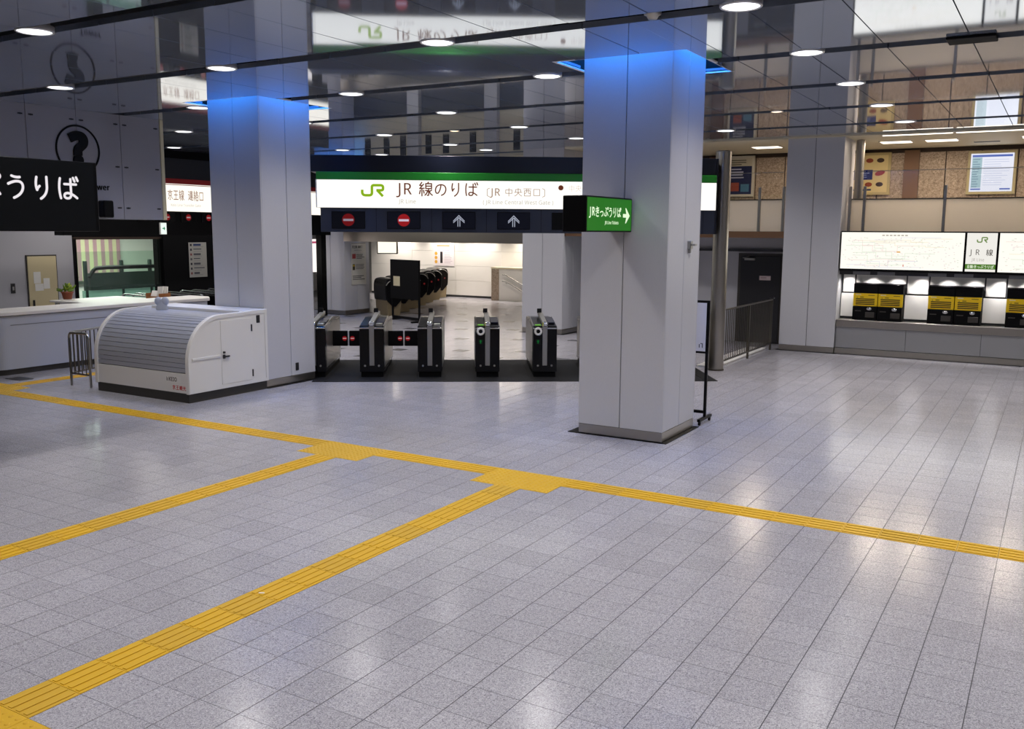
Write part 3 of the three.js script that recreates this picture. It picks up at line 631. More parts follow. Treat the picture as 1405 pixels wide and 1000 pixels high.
// ---------------------------------------------------------------- upper level over the ticket machines
const MZ = -20.2;
structure('mezzanine_slab', M.dim, -10.5, 7, 2.42, 2.54, -24.2, MZ - 0.42);
structure('mezzanine_edge', M.dim, -10.5, -5.21, 2.42, 2.54, MZ - 0.42, MZ - 0.02);
structure('trim_3', M.brown, -10.5, -5.2, 2.42, 2.56, MZ - 0.02, MZ + 0.02);
structure('mezzanine_ceiling', M.beige, -10.5, 7, 4.5, 4.6, -24.4, -20.12);
{
  const t = thing('wall_mezzanine', 'brown tiled rear wall of the upper level', 'wall', [0, 0, -23.6], 0, undefined, 'structure');
  blk('backing', M.brownDark, t, -10.5, 7, 2.54, 4.5, -0.3, -0.03);
  for (let k = 0; k < 24; k++) blk('wall_panel', M.brownTile, t, -10.5 + k * 0.73, -10.5 + k * 0.73 + 0.705, 2.54, 4.4, -0.03, 0);
  for (const x of [-7.9, -5.6, -3.2, -0.3, 2.2]) blk('pilaster', M.brown, t, x - 0.16, x + 0.16, 2.54, 4.45, -0.02, 0.09);
}
function balustrade(label, posts, z) {
  const t = thing('balustrade', label, 'balustrade', [0, 2.54, z]);
  for (let k = 0; k + 1 < posts.length; k++) {
    blk('panel', M.frosted, t, posts[k] + 0.025, posts[k + 1] - 0.025, 0.02, 0.69, -0.02, 0.02);
    blk('glass_pane', M.glass, t, posts[k] + 0.02, posts[k + 1] - 0.02, 0.72, 1.28, -0.004, 0.004);
    blk('glass_cap', M.satin, t, posts[k] + 0.02, posts[k + 1] - 0.02, 1.275, 1.287, -0.008, 0.008);
    blk('panel_cap', M.steelDark, t, posts[k], posts[k + 1], 0.69, 0.715, -0.03, 0.03);
  }
  for (const x of posts) blk('post', M.satin, t, x - 0.028, x + 0.028, 0, 0.97, 0.02, 0.07, 0.005);
}
balustrade('beige panel and glass balustrade above the dark steel door', [-8.2, -5.78, -5.26], MZ - 0.1);
balustrade('beige panel and glass balustrade above the fare maps', [-3.97, -3.68, -2.14, -0.55, 1.0, 2.5], MZ - 0.5);
info(mesh('steel_post', cyl(0.09, 0.09, 1.95, 24), M.steel, scene, [-3.88, 3.515, -21.0]), 'stout steel post on the upper level beside the grey pillar', 'post');
function framed(name, label, x, y, w, h, tex, frame, glowing) {
  const t = thing(name, label, 'poster', [x, y, -23.6]);
  blk('frame', frame, t, -w / 2 - 0.06, w / 2 + 0.06, -h / 2 - 0.06, h / 2 + 0.06, 0, 0.08, 0.008);
  mesh('print', new THREE.PlaneGeometry(w, h), glowing ? lit(tex, glowing) : printed(tex), t, [0, 0, 0.082]);
  if (glowing) areaLight(t, 0xffffff, glowing * 0.5, w, h, [0, 0, 0.1], [0, Math.PI, 0]);
}
framed('framed_poster', 'framed poster with blue block and food pictures on the upper level', -4.1, 3.93, 0.78, 0.86, canvasTex(192, 216, (c, w, h) => {
  c.fillStyle = '#d8c48c'; c.fillRect(0, 0, w, h); c.fillStyle = '#1d2f78'; c.fillRect(6, 84, 104, 58); lines(c, 20, 100, 80, 3, 12, '#7f94cc', 5);
  for (let k = 0; k < 9; k++) { c.fillStyle = ['#5a2f1c', '#8a3a22', '#3a2418'][k % 3]; const x = 30 + (k % 3) * 60, y = k < 3 ? 30 : k < 6 ? 60 : 170; if (k < 3 || k >= 6) { c.beginPath(); c.ellipse(x, y, 20, 13, 0, 0, 7); c.fill(); } }
  c.fillStyle = '#9a3420'; c.beginPath(); c.ellipse(150, 104, 28, 14, -0.3, 0, 7); c.fill(); c.fillStyle = '#2a3460'; c.fillRect(6, 196, 100, 10);
}), std(0xb9a878, 0.4));
framed('framed_poster', 'lit white timetable poster with blue heading on the upper level', -1.53, 3.9, 0.86, 0.84, canvasTex(224, 216, (c, w, h) => {
  c.fillStyle = '#eef0fc'; c.fillRect(0, 0, w, h); c.fillStyle = '#5a6fb8'; c.fillRect(8, 8, w - 16, 12); c.fillStyle = '#a8c4cc'; c.fillRect(8, 22, 52, 172); lines(c, 12, 30, 40, 12, 14, '#7f98a8', 5); lines(c, 70, 34, 140, 12, 13, '#ccd2ea', 3); c.fillStyle = '#5a6fb8'; c.fillRect(8, 198, 52, 8); c.fillRect(160, 198, 54, 8);
}), std(0xb8ad86, 0.4), 0.95);
framed('framed_poster', 'framed dark blue poster on the upper level beside steel column', -7.25, 3.95, 0.62, 0.9, canvasTex(144, 208, (c, w, h) => {
  c.fillStyle = '#c9c2ae'; c.fillRect(0, 0, w, h); c.fillStyle = '#1a2450'; c.fillRect(0, 46, w, 162); lines(c, 20, 60, 90, 4, 16, '#c8cce0', 7); c.fillStyle = '#9a4a38'; c.fillRect(20, 140, 50, 50); c.fillStyle = '#4a7a9a'; c.fillRect(80, 150, 50, 44); lines(c, 20, 10, 90, 3, 12, '#554', 5);
}), std(0xcfcabc, 0.4));
for (const x of [-6.1, -3.3, -2.4, -0.6, 1.2]) {
  const t = thing('recessed_light', 'rectangular warm recessed light in the upper level ceiling', 'ceiling light', [x, 4.5, -21.8], 0, 'recessed lights over the upper level');
  blk('frame', rimMat, t, -0.33, 0.33, -0.012, 0.02, -0.23, 0.23, 0.004); blk('diffuser', glow(0xfff0d8, 3), t, -0.3, 0.3, -0.018, -0.01, -0.2, 0.2);
  areaLight(t, 0xffead0, 40, 0.58, 0.38, [0, -0.025, 0], [-Math.PI / 2, 0, 0]);
}
for (const [a, b] of [[-3.35, -2.02], [-2.0, -0.55], [-0.53, 0.9]]) {
  const t = thing('strip_light', 'slim fluorescent strip light at the ceiling edge, ' + (a < -3 ? 'the one next to the grey pillar' : a < -1 ? 'the middle of three' : 'the one furthest from the grey pillar'), 'ceiling light', [(a + b) / 2, 4.5, -20.22], 0, 'strip lights at the ceiling edge');
  blk('housing', M.white, t, (a - b) / 2, (b - a) / 2, -0.01, 0.03, -0.04, 0.04); blk('tube', glow(0xfff4e2, 2.5), t, (a - b) / 2 + 0.02, (b - a) / 2 - 0.02, -0.025, 0.002, -0.02, 0.02, 0.008);
  areaLight(t, 0xffeedd, 26, b - a - 0.06, 0.05, [0, -0.03, 0], [-Math.PI / 2, 0, 0]);
}
{ const t = thing('air_vent', 'dark slotted air vent in the upper level ceiling', 'vent', [-1.6, 4.5, -22.6]); for (let k = 0; k < 3; k++) blk('slat', M.doorDark, t, -0.25, 0.25, -0.01, 0.01, k * 0.05 - 0.065, k * 0.05 - 0.035); }

// ---------------------------------------------------------------- ticket machines
{
  const w = thing('wall_ticket', 'grey panelled wall holding the ticket machines', 'wall', [0, 0, MZ], 0, undefined, 'structure'), w2 = thing('wall_ticket_base', 'lower wall panels under the steel shelf', 'wall', [0, 0, MZ], 0, undefined, 'structure');
  blk('backing', M.panelCore, w, -4.03, 7, 0, 2.42, -0.75, -0.42);
  for (let k = 0; k < 8; k++) blk('lower_panel', M.panelLow, w2, -4.02 + k * 1.38, -4.02 + (k + 1) * 1.38 - 0.008, 0.14, 0.578, -0.06, -0.03);
  blk('lower_backing', M.panelCore, w2, -4.03, 7, 0, 0.578, -0.42, -0.06);
  blk('base_trim', M.steel, w2, -4.03, 7, 0.01, 0.13, -0.05, -0.01, 0.004);
  // light panels behind the machines
  for (const [a, b] of [[-4.02, -3.73], [-2.75, -2.29], [-1.3, -0.89], [0.11, 0.5], [1.5, 1.9]]) {
    blk('wall_panel', M.white, w, a, b, 0.78, 1.27, -0.42, -0.37, 0.004);
    blk('wall_panel', M.white, w, a + 0.03, b - 0.03, 1.3, 1.7, -0.42, -0.37, 0.008);
  }
  for (const [a, b] of [[-3.73, -2.75], [-2.29, -1.3], [-0.89, 0.11], [0.5, 1.5]]) blk('wall_panel', M.white, w, a, b, 1.5, 1.72, -0.42, -0.385);
}
info(blk('counter_shelf', M.steel, scene, -4.03, 7, 0.58, 0.735, MZ - 0.42, MZ, 0.012), 'long stainless steel shelf under the ticket machines', 'shelf');
const rowsTex = canvasTex(256, 160, (c, w, h) => {
  c.fillStyle = '#f0c80c'; c.fillRect(0, 0, w, h); c.fillStyle = '#5a4a18'; c.fillRect(160, 14, 70, 8); c.fillStyle = '#e8e2c8'; c.fillRect(20, 6, 60, 10);
  c.fillStyle = '#40381a'; c.fillRect(34, 44, 8, 10); c.fillRect(70, 40, 40, 10); c.fillStyle = '#1c1808'; for (let k = 0; k < 4; k++) c.fillRect(24, 62 + k * 23, 208, 14);
});
function machine(x, label) {
  const t = thing('ticket_machine', label, 'ticket machine', [x, 0.737, MZ - 0.14], 0, 'ticket machines set in the wall');
  blk('body', M.blackMatt, t, -0.243, 0.243, 0, 0.76, -0.22, -0.02, 0.006);
  blk('display_head', M.blackGloss, t, -0.24, 0.24, 0.56, 0.755, -0.02, 0.02, 0.006);
  const p = blk('button_panel', M.yellowPanel, t, -0.238, 0.238, 0.29, 0.555, -0.02, 0.03, 0.006);
  mesh('button_rows', new THREE.PlaneGeometry(0.46, 0.25), printed(rowsTex), p, [0, 0, 0.0262]);
  blk('coin_panel', M.black, t, -0.238, 0.238, 0.0, 0.285, -0.02, 0.05, 0.006);
  blk('note_slot', M.doorFrame, t, -0.19, -0.07, 0.18, 0.2, 0.05, 0.056);
  blk('change_tray', M.doorFrame, t, 0.02, 0.2, 0.06, 0.17, 0.05, 0.07, 0.006);
  mesh('coin_slot', new THREE.SphereGeometry(0.045, 14, 10, 0, Math.PI * 2, 0, Math.PI / 2).rotateX(Math.PI / 2).scale(1.2, 0.8, 0.6), M.chrome, t, [0.09, 0.24, 0.05]);
}
for (const [x, n] of [[-3.485, 'the one next to the grey pillar'], [-2.995, 'second one from the grey pillar'], [-2.04, 'third one from the grey pillar'], [-1.55, 'fourth one from the grey pillar under the emblem sign'], [-0.64, 'fifth one from the grey pillar'], [-0.14, 'sixth one from the grey pillar'], [0.75, 'seventh one from the grey pillar'], [1.25, 'eighth one from the grey pillar']]) machine(x, 'black and yellow ticket machine, ' + n);
{ // fare maps
  const mapTex = (s) => canvasTex(1024, 340, (c, w, h) => {
    c.fillStyle = '#fdfaf0'; c.fillRect(0, 0, w, h); seed = s;
    c.font = '26px sans-serif'; c.fillStyle = '#b0a89c'; for (let k = 0; k < 7; k++) c.fillRect(350 + k * 32, 22, 22, 10);
    for (let k = 0; k < 14; k++) { c.strokeStyle = ['#ecd8d0', '#d8e4d0', '#dcdce8', '#ece4c8'][k % 4]; c.lineWidth = 4; c.beginPath(); let x = rr(30, 300), y = rr(50, 310); c.moveTo(x, y); for (let n = 0; n < 5; n++) { if (n % 2) y = Math.min(320, Math.max(46, y + rr(-80, 80))); else x = Math.min(1000, x + rr(80, 260)); c.lineTo(x, y); } c.stroke(); }
    for (let k = 0; k < 240; k++) { c.fillStyle = ['#e0d8d0', '#d4dccc', '#e4d8d8'][k % 3]; c.fillRect(rr(20, 990), rr(46, 320), rr(8, 16), 5); }
    c.fillStyle = '#e0a860'; c.fillRect(480, 172, 30, 12); c.fillStyle = '#d89080'; c.fillRect(536, 294, 10, 16);
  });
  function lightbox(name, label, x0, x1, tex, nits) {
    const t = thing(name, label, 'sign', [(x0 + x1) / 2, 1.79, MZ]);
    const w = x1 - x0;
    blk('case', M.black, t, -w / 2, w / 2, -0.03, 0.79, -0.4, 0, 0.006);
    mesh('lit_face', new THREE.PlaneGeometry(w - 0.03, 0.75), lit(tex, nits), t, [0, 0.39, 0.002]);
    areaLight(t, 0xfff8ec, nits * 0.6, w - 0.05, 0.72, [0, 0.39, 0.015], [0, Math.PI, 0]);
  }
  lightbox('fare_map', 'large lit white fare map beside the grey pillar', -4.02, -1.67, mapTex(31), 1.05);
  lightbox('line_sign', 'narrow lit white sign with green emblem between the two fare maps', -1.66, -1.1, canvasTex(256, 340, (c, w, h) => {
    c.fillStyle = '#f6f3ec'; c.fillRect(0, 0, w, h); emblem(c, 84, 34, 92, '#6f8a4a'); let x = write(c, 'J R', 34, 142, 54, 6, '#5a5650'); write(c, '線', 168, 142, 58, 8, '#4a4640');
    c.fillStyle = '#b8b2aa'; c.font = '36px sans-serif'; c.fillText('JR Line', 52, 248); c.fillStyle = '#4f7a2a'; c.fillRect(0, 274, w, 44); write(c, '自動きっぷうりば', 14, 282, 28, 12, '#eaf4dc', 1.02);
  }), 0.95);
  lightbox('fare_map', 'second lit white fare map beyond the narrow sign', -1.09, 1.6, mapTex(77), 1.05);
  const t = thing('label_rail', 'dark rail with small labels under the fare maps', 'rail', [0, 1.7, MZ - 0.06]);
  blk('rail', M.doorDark, t, -4.02, 1.6, -0.02, 0.06, -0.03, 0, 0.004);
  for (let k = 0; k < 9; k++) if (k % 3 !== 2) blk('label_plate', M.dim, t, -3.75 + k * 0.48, -3.75 + k * 0.48 + 0.34, -0.015, 0.05, 0, 0.006);
}
for (let k = 0; k < 11; k++) {
  const t = thing('shelf_spotlight', 'tiny downlight under the fare map shining on the machine wall', 'spotlight', [-3.86 + k * 0.478, 1.755, MZ - 0.15], 0, 'downlights under the fare maps');
  mesh('rim', slimRimG, rimMat, t).scale.setScalar(0.25); mesh('lens', lensG, lensMat, t).scale.setScalar(0.25);
  spot(t, 0xfffaf6, 2.3, [0, -0.02, 0], [0, -1, -0.25], 0.85, 0.7, 1);
}

// ---------------------------------------------------------------- white kiosk with roller shutter
{
  const K0 = [-12.98, -10.83], t = thing('kiosk', 'white kiosk with curved grey roller shutter standing against the blue-lit pillar', 'kiosk', [(K0[0] + K0[1]) / 2, 0, -9.0]);
  const w = (K0[1] - K0[0]) / 2;
  blk('plinth', M.plinth, t, -w + 0.02, w - 0.02, 0, 0.14, -1.56, -0.015);
  const prof = (inset = 0) => {
    const s = new THREE.Shape(), a = 0.62 - inset, b = 0.68 - inset;
    s.moveTo(inset, 0.14 + inset); s.lineTo(inset, 0.58);
    for (let k = 0; k <= 20; k++) { const q = k / 20 * Math.PI / 2; s.lineTo(0.62 - a * Math.cos(q), 0.58 + b * Math.sin(q)); }
    s.lineTo(1.57 - inset, 1.28 - inset); s.lineTo(1.57 - inset, 0.14 + inset); s.closePath(); return s;
  };
  const cheek = new THREE.ExtrudeGeometry(prof(), { depth: 0.05, bevelEnabled: true, bevelSize: 0.006, bevelThickness: 0.006, bevelSegments: 2 }).rotateY(Math.PI / 2);
  const rimS = prof(), hole = new THREE.Path(prof(0.05).getPoints()); rimS.holes.push(hole);
  const rim = new THREE.ExtrudeGeometry(rimS, { depth: 0.012, bevelEnabled: true, bevelSize: 0.003, bevelThickness: 0.004, bevelSegments: 1 }).rotateY(Math.PI / 2);
  for (const [x, rx] of [[-w, -w - 0.012], [w - 0.05, w]]) { const c = mesh('side_wall', cheek, M.white, t, [x, 0, 0]); mesh('side_rim', rim, M.white, c, [rx - x, 0, 0]); }
  blk('front_panel', M.white, t, -w + 0.05, w - 0.05, 0.14, 0.43, -0.05, -0.008, 0.004);
  blk('interior', M.panelCore, t, -w + 0.05, w - 0.05, 0.14, 0.56, -1.5, -0.06);
  blk('top_slab', M.white, t, -w + 0.05, w - 0.05, 1.22, 1.285, -1.57, -1.06, 0.006);
  blk('back_panel', M.white, t, -w + 0.05, w - 0.05, 0.14, 1.24, -1.57, -1.52);
  // shutter slats
  const pts = [];
  for (let y = 0.44; y < 0.56; y += 0.07) pts.push([-0.022, y]);
  for (let k = 0; k <= 14; k++) { const q = k / 14 * Math.PI / 2; pts.push([-0.022 - 0.6 * (1 - Math.cos(q)), 0.58 + 0.655 * Math.sin(q)]); }
  for (let z = -0.69; z > -1.08; z -= 0.07) pts.push([z, 1.235]);
  for (let k = 0; k + 1 < pts.length; k++) {
    const [z0, y0] = pts[k], [z1, y1] = pts[k + 1], L = Math.hypot(z1 - z0, y1 - y0);
    mesh('slat', boxG(2 * w - 0.11, +(L * 0.92).toFixed(3), 0.012, 0.005), M.slat, t, [0, (y0 + y1) / 2, (z0 + z1) / 2], [Math.atan2(z1 - z0, y1 - y0), 0, 0]);
  }
  // side door with hardware
  const d = blk('side_door', M.white, t, w + 0.004, w + 0.016, 0.2, 1.17, -1.24, -0.62, 0.004);
  mesh('hinge', cyl(0.012, 0.012, 0.11, 10), M.doorDark, d, [0.008, 0.33, -0.305]); mesh('hinge', cyl(0.012, 0.012, 0.11, 10), M.doorDark, d, [0.008, -0.38, -0.305]);
  mesh('handle', flat([bg(0, 0.02, -0.03, 0.03, -0.02, 0.02, 0.005), bg(0.01, 0.03, -0.012, 0.012, -0.1, 0.0, 0.005), bg(0, 0.03, 0.05, 0.08, -0.015, 0.015, 0.005)]), M.doorDark, d, [0.006, -0.06, 0.27]);
  blk('groove_bar', M.white, t, w + 0.004, w + 0.02, 0.62, 0.66, -0.6, -0.07, 0.006);
  blk('lock_plate', M.doorDark, t, w + 0.004, w + 0.014, 1.08, 1.2, -1.42, -1.35, 0.004);
  const tex = canvasTex(256, 64, (c) => { c.fillStyle = '#e9e7e3'; c.fillRect(0, 0, 256, 64); c.fillStyle = '#3a3438'; c.font = 'bold 60px sans-serif'; c.fillText('KEIO', 52, 54); for (let k = 0; k < 3; k++) c.fillRect(18 + k * 10, 12 + k * 6, 5, 42 - k * 6); });
  const tex2 = canvasTex(256, 64, (c) => { c.fillStyle = '#e9e7e3'; c.fillRect(0, 0, 256, 64); write(c, '京王観光', 6, 4, 56, 12, '#c22a2a', 1.08); });
  mesh('name_print', new THREE.PlaneGeometry(0.34, 0.09), printed(tex, 0.35), t, [0.73, 0.335, -0.0065]);
  mesh('name_print', new THREE.PlaneGeometry(0.32, 0.08), printed(tex2, 0.35), t, [0.86, 0.215, -0.0065]);
}
{ // two-lobed ornament on the kiosk
  const g = flat([new THREE.SphereGeometry(0.085, 20, 14).scale(1, 1, 0.45).translate(-0.07, 0.17, 0), new THREE.SphereGeometry(0.085, 20, 14).scale(1, 1, 0.45).translate(0.07, 0.17, 0), cyl(0.1, 0.13, 0.2, 24).scale(1, 1, 0.3).translate(0, 0.1, 0)]);
  g.scale(0.78, 0.8, 0.78); info(mesh('ornament', g, M.counter, scene, [-12.42, 1.246, -9.86], [0, 0.45, 0]), 'pale grey two-lobed ornament on top of the kiosk', 'ornament');
}
{ // small railing by the counter
  const t = thing('railing', 'low dark tubular railing between counter and kiosk', 'railing', [-13.5, 0, -9.09]);
  mesh('frame_tube', tube([[-0.25, 0.12, 0], [-0.25, 0.8, 0], [-0.22, 0.86, 0], [0.2, 0.87, 0], [0.25, 0.82, 0], [0.25, 0, 0]], 0.02, 60, 10), M.satin, t);
  mesh('frame_tube', tube([[-0.25, 0, 0], [-0.25, 0.8, 0], [-0.27, 0.86, -0.04], [-0.5, 0.87, -0.75], [-0.53, 0.8, -0.8], [-0.53, 0, -0.8]], 0.02, 60, 10), M.satin, t);
  mesh('lower_rail', bar([-0.25, 0.2, 0], [0.25, 0.2, 0], 0.014), M.steelDark, t); mesh('lower_rail', bar([-0.25, 0.2, 0], [-0.53, 0.2, -0.8], 0.014), M.steelDark, t);
  for (let k = 1; k < 5; k++) mesh('baluster', bar([-0.25 + k * 0.1, 0.2, 0], [-0.25 + k * 0.1, 0.86, 0], 0.009, 8), M.steelDark, t);
  for (let k = 1; k < 8; k++) mesh('baluster', bar([-0.25 - k * 0.035, 0.2, -k * 0.1], [-0.25 - k * 0.035, 0.86, -k * 0.1], 0.009, 8), M.steelDark, t);
}

// ---------------------------------------------------------------- information counter and the corner behind it
{
  const t = thing('information_counter', 'long grey information counter with white top', 'counter', [-15.55, 0, -10.5]);
  const s = new THREE.Shape(); s.moveTo(-0.75, -3.2); s.lineTo(-0.25, -3.2); s.lineTo(0, -3.0); s.lineTo(0, 1.35); s.quadraticCurveTo(0, 1.6, -0.25, 1.6); s.lineTo(-2.6, 1.6); s.lineTo(-2.6, 1.1); s.lineTo(-0.75, 1.1); s.closePath();
  const solid = (y0, y1, grow) => new THREE.ExtrudeGeometry(s, { depth: y1 - y0, bevelEnabled: grow > 0, bevelSize: grow || 0.01, bevelThickness: 0.012, bevelSegments: 2 }).rotateX(Math.PI / 2).scale(1, 1, 1).translate(0, y1, 0);
  mesh('kick_base', solid(0, 0.1, 0), M.plinth, t, [-0.03, 0, -0.03]); mesh('front_body', solid(0.1, 1.02, 0), M.counter, t); mesh('counter_top', solid(1.04, 1.09, 0.05), M.counterTop, t);
  blk('groove', M.dim, t, -0.01, 0.004, 0.86, 0.872, -3.0, 1.3); blk('call_button', M.blackMatt, t, -0.004, 0.02, 0.83, 0.89, -2.2, -2.14, 0.005);
}
{
  const t = thing('desk', 'white desk with dark underside behind the information counter', 'desk', [-18.2, 0, -12.9]);
  blk('desk_top', M.counterTop, t, -0.8, 1.7, 0.93, 0.97, -0.95, 0.75, 0.008); blk('front_panel', M.brownDark, t, 1.5, 1.55, 0.02, 0.93, -0.9, 0.7);
  for (const [x, z] of [[-0.7, -0.85], [-0.7, 0.65], [1.4, 0.65], [1.4, -0.85]]) blk('leg', M.satin, t, x - 0.025, x + 0.025, 0, 0.93, z - 0.025, z + 0.025);
}
{
  const t = thing('potted_plant', 'small leafy plant in a terracotta pot on the desk', 'potted plant', [-18.75, 0.972, -12.42]); t.scale.setScalar(0.78);
  mesh('saucer', cyl(0.2, 0.18, 0.02, 24), M.paper, t, [0, 0.01, 0]);
  mesh('pot', new THREE.LatheGeometry([[0, 0.02], [0.11, 0.02], [0.15, 0.2], [0.165, 0.2], [0.165, 0.23], [0.14, 0.23], [0.13, 0.19], [0, 0.19]].map(([x, y]) => new THREE.Vector2(x, y)), 24), M.terracotta, t);
  const leafG = new THREE.SphereGeometry(0.06, 8, 6).scale(0.55, 1.5, 0.18).translate(0, 0.09, 0);
  for (let k = 0; k < 26; k++) { const m = mesh('leaf', leafG, k % 3 ? M.leaf : std(0x93a01f, 0.6), t, [rr(-0.1, 0.1), rr(0.2, 0.33), rr(-0.1, 0.1)], [rr(-0.9, 0.9), rr(0, 6.28), rr(-0.9, 0.9)]); }
}
{
  const t = thing('brochure_box', 'brown box of white brochures on the information counter', 'box', [-16.6, 0.972, -13.1]);
  for (const s of [-1, 1]) { blk('box_side', M.cardboard, t, s * 0.21, s * 0.2, 0, 0.2, -0.15, 0.15); blk('box_side', M.cardboard, t, -0.2, 0.2, 0, s > 0 ? 0.14 : 0.22, s * 0.15, s * 0.14); }
  blk('box_bottom', M.cardboard, t, -0.2, 0.2, 0, 0.01, -0.14, 0.14);
  for (let k = 0; k < 3; k++) { const m = blk('brochure', M.paper, t, 0.02, 0.18, 0.02, 0.34, -0.1 + k * 0.06, -0.08 + k * 0.06); m.rotation.x = -0.12; }
  const m = blk('brochure', M.paper, t, -0.2, 0.0, 0.05, 0.25, 0.0, 0.03); m.rotation.x = -0.4;
}
// grey fascia with question mark
{
  const t = thing('fascia_panel', 'grey panelled wall fascia bearing the large question mark', 'fascia', [-14.6, 0, -9.6], 0, undefined, 'structure');
  blk('backing', M.panelCore, t, -0.6, -0.03, 2.7, 4.6, -2.1, 9);
  const seams = [-2.12, -1.28, -0.43, 0.47, 1.35, 2.2, 3.1, 4.0];
  const screwG = cyl(0.016, 0.016, 0.012, 10).rotateZ(Math.PI / 2);
  for (let k = 0; k + 1 < seams.length; k++) {
    const p = blk('panel', M.fascia, t, -0.03, 0, 2.7, H, seams[k] + 0.004, seams[k + 1] - 0.004, 0.004), hw = (seams[k + 1] - seams[k]) / 2, my = (2.7 + H) / 2;
    for (const z of [-1, 1]) for (const y of [2.9, 3.62, 4.36]) mesh('bolt', flat([screwG.clone(), bg(0, 0.006, -0.012, 0.012, -0.04, 0.04)]), M.doorDark, p, [0.017, y - my, z * (hw - 0.09)]);
  }
  blk('end_trim', M.cream, t, -0.1, 0.012, 2.7, H, -2.2, -2.124, 0.01);
}
const font = await new FontLoader().loadAsync('fonts/droid/droid_sans_bold.typeface.json');
{
  const t = thing('question_emblem', 'black question mark inside a black ring on grey fascia', 'sign', [-14.6, 3.86, -10.03]);
  mesh('ring', new THREE.TorusGeometry(0.4, 0.016, 8, 64).rotateY(Math.PI / 2), M.black, t, [0.012, 0, 0]);
  const g = new TextGeometry('?', { font, size: 0.5, depth: 0.03, curveSegments: 8, bevelEnabled: true, bevelSize: 0.035, bevelThickness: 0.004 }); g.center(); g.rotateY(Math.PI / 2);
  mesh('question_mark', g, M.black, t, [0.02, 0.02, 0]);
  const w = new TextGeometry('Tower', { font, size: 0.1, depth: 0.008, curveSegments: 6 }); w.computeBoundingBox(); w.translate(-w.boundingBox.max.x, 0, 0); w.rotateY(Math.PI / 2);
  mesh('lettering', w, M.black, t, [0.002, -0.66, -0.57]);
}
info(blk('wall_speaker', M.black, scene, -14.6, -14.42, 2.72, 3.02, -10.55, -10.35, 0.03), 'small black box on the grey fascia below the lettering', 'speaker');
{ // hanging black sign
  const t = thing('hanging_sign', 'long black hanging sign with large white lettering', 'sign', [-9.5, 2.5, -4.75]);
  blk('case', M.black, t, -0.2, 0, 0, 0.77, -2.0, 2.2, 0.015);
  const tex = canvasTex(1400, 266, (c, w, h) => { c.fillStyle = '#060709'; c.fillRect(0, 0, w, h); const m = w / 4.1; const X = (z) => (2.15 - (z + 4.75)) * m; ['き', 'っ', 'ぷ', 'う', 'り', 'ば'].forEach((ch, k) => write(c, ch, X(-4.775 - k * 0.292) - 0.0 * m, 0.2 * m - 12, 0.27 * m, 11, '#f4eef2')); });
  mesh('lit_face', new THREE.PlaneGeometry(4.1, 0.75), lit(tex, 0.95), t, [0.0015, 0.385, 0.1], [0, Math.PI / 2, 0]);
  for (const z of [0.2, 1.8]) mesh('hanger_rod', bar([-0.1, 0.77, z], [-0.1, 2.03, z], 0.02), M.black, t);
}
// wall behind the counter with cream door
structure('wall_office', M.wall, -20.3, -20, -0.3, 4.6, -13.45, 6);
{
  const t = thing('door', 'cream door with sheets of paper taped to it behind the counter', 'door', [-20, 0, -12.65], 0, undefined, 'structure'); t.name = 'door_2';
  blk('frame', M.doorFrame, t, 0, 0.02, 0, 1.93, -0.37, 0.37); blk('leaf', M.doorCream, t, 0.01, 0.035, 0.01, 1.9, -0.345, 0.345, 0.003);
  for (const [y, z, h, w] of [[1.42, 0.14, 0.26, 0.17], [1.28, -0.08, 0.24, 0.15], [1.2, 0.1, 0.16, 0.2]]) blk('paper_sheet', M.paper, t, 0.035, 0.039, y - h / 2, y + h / 2, z - w / 2, z + w / 2);
  blk('handle', M.doorDark, t, 0.035, 0.07, 0.72, 0.92, 0.24, 0.28, 0.01);
}
{ const t = thing('wall_switch', 'small dark switch plate on the wall beside cream door', 'switch', [-20, 1.2, -11.95]); blk('plate', M.doorDark, t, 0, 0.015, -0.11, 0.11, -0.05, 0.05, 0.004); blk('rocker', M.satin, t, 0.015, 0.022, -0.04, 0.04, -0.02, 0.02); }
// glazed opening with the concourse behind
{
  const t = thing('window', 'green-tinted glazed opening beside the counter', 'window', [-20, 0, -14.7], 0, undefined, 'structure'); t.name = 'window_1';
  for (const z of [-1.2, 1.2]) blk('mullion', M.black, t, -0.06, 0.04, 0.5, 2.3, z - 0.03, z + 0.03);
  for (const y of [0.5, 2.3]) blk('transom', y > 1 ? M.brownDark : M.black, t, -0.06, 0.04, y - 0.03, y + 0.03, -1.23, 1.23);
  blk('pane', M.greenGlass, t, -0.014, -0.006, 0.53, 2.27, -1.17, 1.17);
  blk('sill_wall', M.blackMatt, t, -0.1, 0.02, 0, 0.47, -1.23, 1.23);
  blk('head_wall', M.blackMatt, t, -0.1, 0.02, 2.33, 4.5, -1.23, 1.23);
}
structure('wall_concourse', M.whiteWall, -26.9, -26.6, -0.3, 3.2, -26, -9);
structure('concourse_soffit', M.whiteWall, -27, -20.4, 3.1, 3.2, -27, -9);
{
  const t = thing('striped_curtain', 'pink and cream striped screen beyond the glass', 'screen', [-26.4, 0, -17.6]);
  for (let k = 0; k < 14; k++) blk('stripe', k % 2 ? M.pink : M.cream, t, k % 2 ? 0.02 : 0, 0.06, 0.9, 3.1, -0.14 * k + 0.02, -0.14 * k + 0.16);
}
